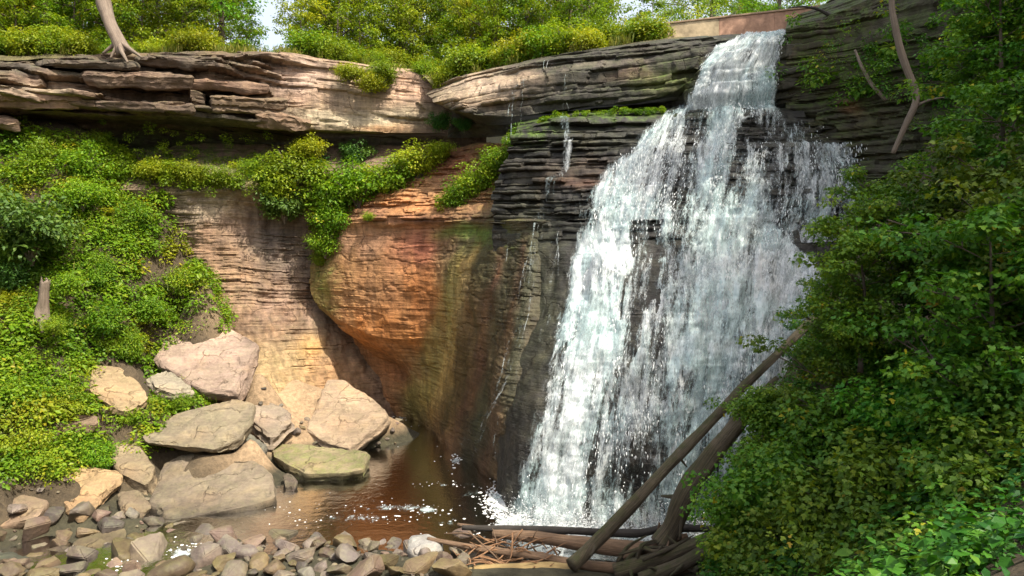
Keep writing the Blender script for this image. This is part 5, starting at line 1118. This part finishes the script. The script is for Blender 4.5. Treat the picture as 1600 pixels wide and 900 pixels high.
def mass(name, C, rad, per, size, mat, shape, label, seed, up=0.9, tintb=0.0):
    rr = np.random.default_rng(seed); P, N, T, ti = clump_leaves(rr, C, rad, per, 0.75, up)
    ti = np.clip(ti + 0.30 * fbm(P * 0.4, 3, seed) + tintb, 0, 1)
    cs_ = np.repeat(np.exp(rr.normal(0, 0.32, len(C))), per); me = leaf_mesh(name, P, N, T, size * cs_ * rr.uniform(0.5, 1.3, len(P)), ti, shape, mat)
    return stuff(obj(name, me), label, "undergrowth")
sel = fbm(C * 0.5 + 30, 3, 91) 
mass("bank_undergrowth", C[sel < 0.35], (0.28 + 0.45 * r.random(nC) + 0.2 * hgt)[sel < 0.35], 85, 0.16, M_LEAF_SUN, DIAM, "bright green weeds blanketing the left bank", 33)
mass("bank_weeds", C[sel >= 0.35], (0.28 + 0.4 * r.random(nC))[sel >= 0.35], 85, 0.15, M_LEAF_YEL, DIAM, "yellow-green weeds in patches on the left bank", 34)
# bare stems and blades poking out
m = 2500; i = r.integers(nC, size=m); P = C[i] + r.normal(0, 0.35, (m, 3)) * [1, 1, 0.3]
me = leaf_mesh("bank_grass", P, r.normal(0, 1, (m, 3)) * [1, 1, 0.2], np.stack([r.normal(0, 0.4, m), r.normal(0, 0.4, m), np.ones(m)], 1), r.uniform(0.25, 0.55, m), r.random(m), BLADE, M_GRASS)
stuff(obj("bank_grass", me), "thin grass blades among the bank weeds", "grass")
def on(px, py, d): return W(px, py, d)
BANK = [("bank_shrub", S_DEEP, 50, 352, 33.8, 1.9, "dark blue-green bush on the left bank, largest of its kind"), ("bank_shrub", S_SUN, 130, 300, 37.2, 1.0, "medium green bush uphill right of the dark blue-green bush"), ("bank_shrub", S_DEEP, 20, 430, 33.4, 1.0, "dark bush at the left edge beside the pale snag"), ("bank_shrub", S_SUN, 84, 505, 31.2, 0.6, "leafy bush in front of the pale snag's foot"),
        ("bank_shrub", S_SUN, 105, 440, 32.6, 0.8, "leafy bush at the right shoulder of the pale snag"), ("bank_shrub", S_SUN, 130, 255, 38.8, 1.3, "bright bush high on the bank below the caprock shadow"), ("bank_shrub", S_SUN, 40, 270, 37.4, 1.3, "broad light green bush near the bank top at left"), ("bank_shrub", S_SUN, 215, 340, 38.8, 1.1, "sunny bush at the brink of the little shale step"), ("bank_shrub", S_SUN, 285, 440, 38.6, 1.0, "bright bush at the bank's right shoulder beside bare shale"), ("bank_shrub", S_SUN, 235, 480, 36.6, 1.0, "lush bush above the highest flat slab"),
        ("bank_shrub", S_SUN, 160, 500, 34.4, 1.1, "light green bush in mid bank"), ("bank_shrub", S_YEL, 40, 580, 31, 1.0, "yellow-flecked bush low on the bank at left"), ("bank_shrub", S_SUN, 100, 620, 30.6, 0.9, "bush left of the upright tan slab"), ("bank_shrub", S_SUN, 150, 715, 29.3, 0.8, "bright leafy clump just above the orange-tan slab"), ("bank_shrub", S_SUN, 50, 720, 27.8, 0.9, "low bush above the left cobbles"), ("bank_shrub", S_SUN, 205, 650, 31.6, 0.5, "small weed clump below the upright tan slab"), ("bank_shrub", S_SUN, 285, 630, 34, 0.55, "weeds sprouting between the two biggest upper slabs"),
        ("ledge_shrub", S_YEL, 458, 258, 42.8, 1.75, "yellow-green bush reaching up in front of the caprock recess"), ("ledge_shrub", S_YEL, 425, 285, 42.2, 1.4, "golden green bush on the ledge left of the reaching bush"), ("ledge_shrub", S_YEL, 350, 282, 41.6, 1.0, "scrubby olive bush on the sandy ledge"), ("ledge_shrub", S_YEL, 478, 228, 43.2, 1.05, "topmost spray of yellow-green leaves under the caprock"), ("ledge_shrub", S_DEEP, 445, 318, 42.6, 1.2, "dark bush hanging over the shaded shale wall"),
        ("ledge_shrub", S_YEL, 300, 268, 40.6, 0.9, "olive scrub on the sandy ledge, left of the scrubby olive bush"), ("ledge_shrub", S_YEL, 235, 262, 40.2, 0.9, "scrub at the left end of the sandy ledge"), ("ledge_shrub", S_SUN, 395, 262, 42.2, 0.9, "green bush at the back of the sandy ledge"), ("ledge_shrub", S_SUN, 510, 300, 43.4, 1.8, "bright green bush at the alcove's brink"), ("ledge_shrub", S_SUN, 560, 280, 43.4, 1.9, "broad bright bush in the middle of the green ledge"), ("ledge_shrub", S_SUN, 612, 270, 43.2, 1.6, "sunlit bush left of the red shale patch"), ("ledge_shrub", S_YEL, 655, 246, 43.2, 1.4, "yellowish bush under the cream cliff corner"), ("ledge_shrub", S_YEL, 690, 232, 43, 0.8, "thin bush on top of the red shale patch"), ("ledge_shrub", S_DEEP, 555, 240, 45, 1.0, "cool green bush deep under the caprock"), ("ledge_shrub", S_DEEP, 500, 258, 45, 0.9, "shaded bush behind the reaching yellow-green bush"),
        ("ledge_shrub", S_SUN, 518, 340, 42.8, 1.4, "green clump draping over the buttress corner"), ("ledge_shrub", S_SUN, 508, 378, 42.9, 1.0, "lower tip of the greenery draping the buttress edge"), ("ledge_shrub", S_SUN, 500, 405, 43.2, 0.5, "mossy tuft clinging to the buttress edge"), ("ledge_shrub", S_SUN, 575, 338, 41.2, 0.35, "little tuft on the orange ledge lip"),
        ("ledge_shrub", S_SUN, 715, 308, 39.6, 1.1, "fresh green clump on the grassy ramp's foot"), ("ledge_shrub", S_SUN, 745, 282, 39.4, 1.2, "green clump midway up the grassy ramp"), ("ledge_shrub", S_SUN, 782, 248, 38.8, 1.1, "green clump below the thin trickles"), ("ledge_shrub", S_SUN, 812, 220, 38.0, 0.9, "green tuft beside the mossy ledge")]
for nm, kd, px, py, d, s, lab in BANK:
    w = W(px, py, d); k = kd[r.integers(len(kd))]
    shrub(nm, lab, k, (w[0], w[1], w[2] - 0.75 * s), s, rot())
for k in range(80):                                   # weed clumps standing out of the mass
    q = C[r.integers(nC)]; pk = proj(q)
    if pk[0] < -60: continue
    kd = (S_SUN, S_SUN, S_SUN, S_YEL)[r.integers(4)]; s_ = r.uniform(0.35, 0.85)
    wz_ = "high on the left bank under the caprock" if pk[1] < 340 else "on the middle of the left bank" if pk[1] < 520 else "low on the left bank near the boulders"
    shrub("weed_clump", "leafy weed clump " + wz_, kd[r.integers(len(kd))], (q[0], q[1], float(tz(q[0], q[1])) - 0.1), (s_, s_, s_ * r.uniform(0.8, 1.4)), rot(), "weed clumps " + wz_, "weeds")
# ledge ground cover: green ramp, mossy ledge, recess edge
L = []
def strip(n, pts, jx, jy):
    p = np.array(pts, float)
    for _ in range(n):
        t = r.uniform(0, len(p) - 1); i = min(int(t), len(p) - 2); q = p[i] * (1 - t + i) + p[i + 1] * (t - i); L.append(W(q[0] + r.normal(0, jx), q[1] + r.normal(0, jy), q[2] + r.normal(0, 0.15)))
strip(170, [(150, 258, 39.8), (230, 266, 40.2), (300, 272, 40.4), (390, 280, 41.0), (450, 278, 42.2)], 16, 11)
strip(60, [(480, 300, 44.2), (540, 290, 44), (600, 285, 43.8), (660, 262, 43.6)], 15, 16)
strip(45, [(700, 325, 39.4), (730, 300, 39.6), (780, 260, 38.8), (825, 212, 37.2)], 14, 9)
strip(40, [(495, 330, 44), (520, 350, 43), (500, 400, 43.4)], 10, 12)
mass("ledge_undergrowth", np.array(L), 0.22 + 0.3 * r.random(len(L)), 100, 0.12, M_LEAF_SUN, DIAM, "bright weeds covering the ledge and ramp beside the buttress", 41)
L = []
strip(110, [(845, 190, 36.6), (880, 180, 36.2), (960, 174, 35.6), (1040, 170, 35.4)], 5, 2.5)
mass("ledge_moss", np.array(L), 0.08 + 0.12 * r.random(len(L)), 70, 0.07, M_LEAF_SUN, DIAM, "vivid moss and ferns along the ledge under the right caprock", 42)
L = []
strip(70, [(-40, 222, 37.6), (100, 228, 39), (200, 238, 40.6), (300, 246, 42.2), (400, 250, 43.4)], 10, 6); strip(30, [(140, 216, 39.6), (200, 214, 40.4), (330, 218, 42), (450, 216, 43)], 20, 9)
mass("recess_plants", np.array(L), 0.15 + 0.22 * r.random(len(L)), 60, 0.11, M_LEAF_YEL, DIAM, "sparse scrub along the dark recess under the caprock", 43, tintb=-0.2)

# --- right bank: layered leafy thicket in the shade
GRP_T = "thicket on the right bank"
NEAR = [  # px, py of the plant's visual centre, depth, scale, kind(0 tree 1 shrub), label
    (1390, 370, 17.5, 0.52, 0, "maple sapling whose leaves stick out in front of the right ledges"), (1345, 440, 16.5, 0.55, 0, "leafy sapling overhanging the right edge of the falls"), (1300, 500, 17.5, 0.38, 0, "sapling reaching left towards the falls at mid height"), (1490, 400, 16, 0.55, 0, "sapling against the dark right cliff"), (1570, 390, 14, 0.66, 0, "broad sapling at the right edge below the dark cliff"), (1290, 570, 24.2, 0.6, 0, "sapling hiding the upper ends of the leaning logs"),
    (1330, 600, 17, 0.55, 0, "bushy sapling right of the leaning logs"), (1560, 500, 12.5, 0.7, 0, "near sapling filling the middle of the right edge"), (1480, 470, 15, 0.5, 0, "sapling behind the dark hollow in the thicket"), (1610, 250, 15, 0.6, 0, "sapling with drooping sprays high on the right edge"), (1565, 130, 17, 0.55, 0, "sapling with pale drooping leaves in the upper right"), (1610, 60, 17, 0.65, 0, "dark sapling in the top right corner"),
    (1200, 712, 19, 0.72, 1, "rounded bush beside the thick leaning trunk"), (1265, 650, 19, 0.8, 1, "bush crowding over the slim leaning log"), (1165, 790, 18.5, 0.75, 1, "low bush at the water's edge below the thick trunk"), (1160, 860, 18, 0.7, 1, "bush at the bottom by the root mass"), (1230, 760, 17, 0.95, 1, "dense bush right of the water's edge bush"), (1250, 850, 16, 0.95, 1, "dense bush at the bottom right of centre"), (1310, 700, 16, 0.95, 1, "large bush below the dark hollow"), (1340, 800, 14.5, 0.95, 1, "large bush in the lower right"),
    (1420, 640, 15, 0.8, 1, "bush at the right lip of the dark hollow"), (1430, 740, 13.5, 0.9, 1, "dark bush in the lower right thicket"), (1440, 860, 12.2, 0.85, 1, "near bush at the bottom with yellowing leaves"), (1530, 680, 12.5, 0.85, 1, "dark bush near the right edge"), (1540, 800, 11.2, 0.8, 1, "near dark bush by the lower right corner"), (1600, 620, 12, 0.8, 1, "bush cut by the right picture edge"), (1600, 890, 9.4, 0.8, 1, "nearest bush in the bottom right corner"), (1590, 925, 8.2, 0.62, 1, "low leafy clump cut off by the bottom right corner"), (1500, 930, 9.6, 0.7, 1, "low bush along the bottom edge near the right corner"), (1350, 900, 13.2, 0.8, 1, "bush along the bottom edge right of the dense bushes"), (1200, 905, 16, 0.7, 1, "bush on the bottom edge beside the roots"), (1390, 570, 16.5, 0.6, 1, "yellow-tinged bush in the middle of the thicket"), (1500, 580, 14, 0.7, 1, "bush between the hollow and the right edge"), (1130, 880, 19, 0.4, 1, "small yellow-leaved bush at the thicket's lower left tip"), (1300, 545, 24, 0.8, 1, "bush around the top of the leaning logs"), (1330, 510, 17.5, 0.6, 1, "bush left of the dark hollow"), (1195, 640, 19.4, 0.62, 1, "bush hiding the upper end of the thick leaning trunk"), (1565, 20, 16, 0.5, 0, "leafy bough hanging in from the top right"), (1640, 420, 13, 0.9, 1, "bush beyond the right edge at mid height"), (1600, 730, 11, 0.8, 1, "dark bush on the right edge, third from the bottom")]
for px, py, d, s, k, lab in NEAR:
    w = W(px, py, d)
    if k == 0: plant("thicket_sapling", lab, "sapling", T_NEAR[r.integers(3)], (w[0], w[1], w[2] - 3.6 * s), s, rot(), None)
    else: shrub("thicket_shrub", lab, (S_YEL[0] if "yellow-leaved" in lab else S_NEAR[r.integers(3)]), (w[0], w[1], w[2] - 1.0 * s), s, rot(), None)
# ivy and ferns over the bank ground itself
cx_ = r.uniform(4, 20, 6000); cy_ = r.uniform(7, 27, 6000); cz_ = tz(cx_, cy_); ppx, ppy = proj(np.stack([cx_, cy_, cz_], 1))
hol = (((ppx - 1400) / 75) ** 2 + ((ppy - 500) / 70) ** 2 > 1)
ok = (ppx > 1110) & (ppx < 1750) & (ppy > 100) & (ppy < 1000) & hol
C = np.stack([cx_, cy_, cz_ + 0.15], 1)[ok][:900]
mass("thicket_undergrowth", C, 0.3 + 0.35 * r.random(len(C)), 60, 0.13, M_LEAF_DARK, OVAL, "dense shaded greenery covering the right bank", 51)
# plants on the right cliff face
L = []
strip(80, [(1250, 90, 34), (1330, 110, 32.4), (1400, 80, 30.5), (1500, 60, 28), (1600, 60, 26)], 30, 35); strip(40, [(1330, 140, 32.2), (1420, 120, 30), (1560, 140, 26.6)], 30, 20); strip(40, [(1480, 220, 28.2), (1600, 200, 25.4)], 40, 30)
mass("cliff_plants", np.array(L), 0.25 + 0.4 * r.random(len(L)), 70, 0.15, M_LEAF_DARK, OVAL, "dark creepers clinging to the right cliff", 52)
# thin crooked trunk and broken branch in front of the right cliff
b = W(1395, 240, 27.4); e = empty("crooked_tree", b); tag(e, "thin crooked grey trunk in front of the right cliff", "tree")
obj("trunk", join_tubes("trunk", [tube([b, W(1414, 196, 27.2), W(1432, 162, 27), (W(1434, 148, 27)), W(1418, 112, 27), W(1404, 70, 27), W(1394, 20, 27), W(1390, -120, 26.8), W(1400, -330, 26.5)], [0.09, 0.10, 0.13, 0.14, 0.13, 0.12, 0.12, 0.10, 0.05], 9, 4, 0.1, 0.15)], M_BARK_PALE, b), e)
obj("branch", join_tubes("branch", [tube([W(1432, 166, 27), W(1450, 156, 26.8), W(1476, 152, 26.6)], [0.07, 0.05, 0.02], 6, 5, 0.1, 0.15)], M_BARK, b), e)
cs = [np.array(W(1400, -330, 26.5)) + rr.normal(0, 1, 3) * np.array([2.2, 2, 1.4]) for _ in range(26)]
obj("limbs", join_tubes("limbs", [tube([W(1394, -150, 26.7), (np.array(W(1397, -260, 26.6)) + c) / 2, c], [0.07, 0.05, 0.02], 5, 1, 0.1, 0.5, cap=False) for c in cs], M_BARK, b), e)
P, N, T, ti = clump_leaves(rr, np.array(cs), np.full(26, 1.1), 160, 0.6); obj("crown", leaf_mesh("crown", P, N, T, 0.22 * rr.uniform(0.7, 1.3, len(P)), ti, OVAL, M_LEAF_DARK, b), e)
log("broken_branch", "pale broken branch hanging on the right cliff left of the crooked trunk", [(1336, 78, 31.4), (1345, 102, 31), (1362, 132, 30.6), (1384, 157, 30.2)], [0.05, 0.08, 0.09, 0.07], M_BARK_PALE, 14, 1, cat="branch", nseg=7)
log("bare_branch", "dark bare branch crossing above the right end of the old wall", [(1300, 26, 34), (1278, 14, 34), (1255, 10, 34), (1232, 12, 34.2)], [0.09, 0.07, 0.05, 0.02], M_LOG_DARK, 15, 3, cat="branch", nseg=6)

# --- tall trees of the right slope: they stand mostly out of the picture and shade the falls
BIGT = [(21, 3, 0.95, "tall tree on the right slope above the thicket"), (29, 23, 1.0, "tall tree near the top of the right cliff"), (26, 28, 0.95, "tall tree on the right rim"), (29, 13, 1.0, "tall tree high on the right slope"), (27, 34, 0.9, "tall tree on the right rim beyond the falls")]
for x, y, s, lab in BIGT:
    z = float(tz(x, y)) if y < 30 and x < 24 else 24.5
    plant("slope_tree", lab, "tree", T_BIG[r.integers(2)], (x, y, z - 0.2), s, rot(), "tall trees of the right slope")
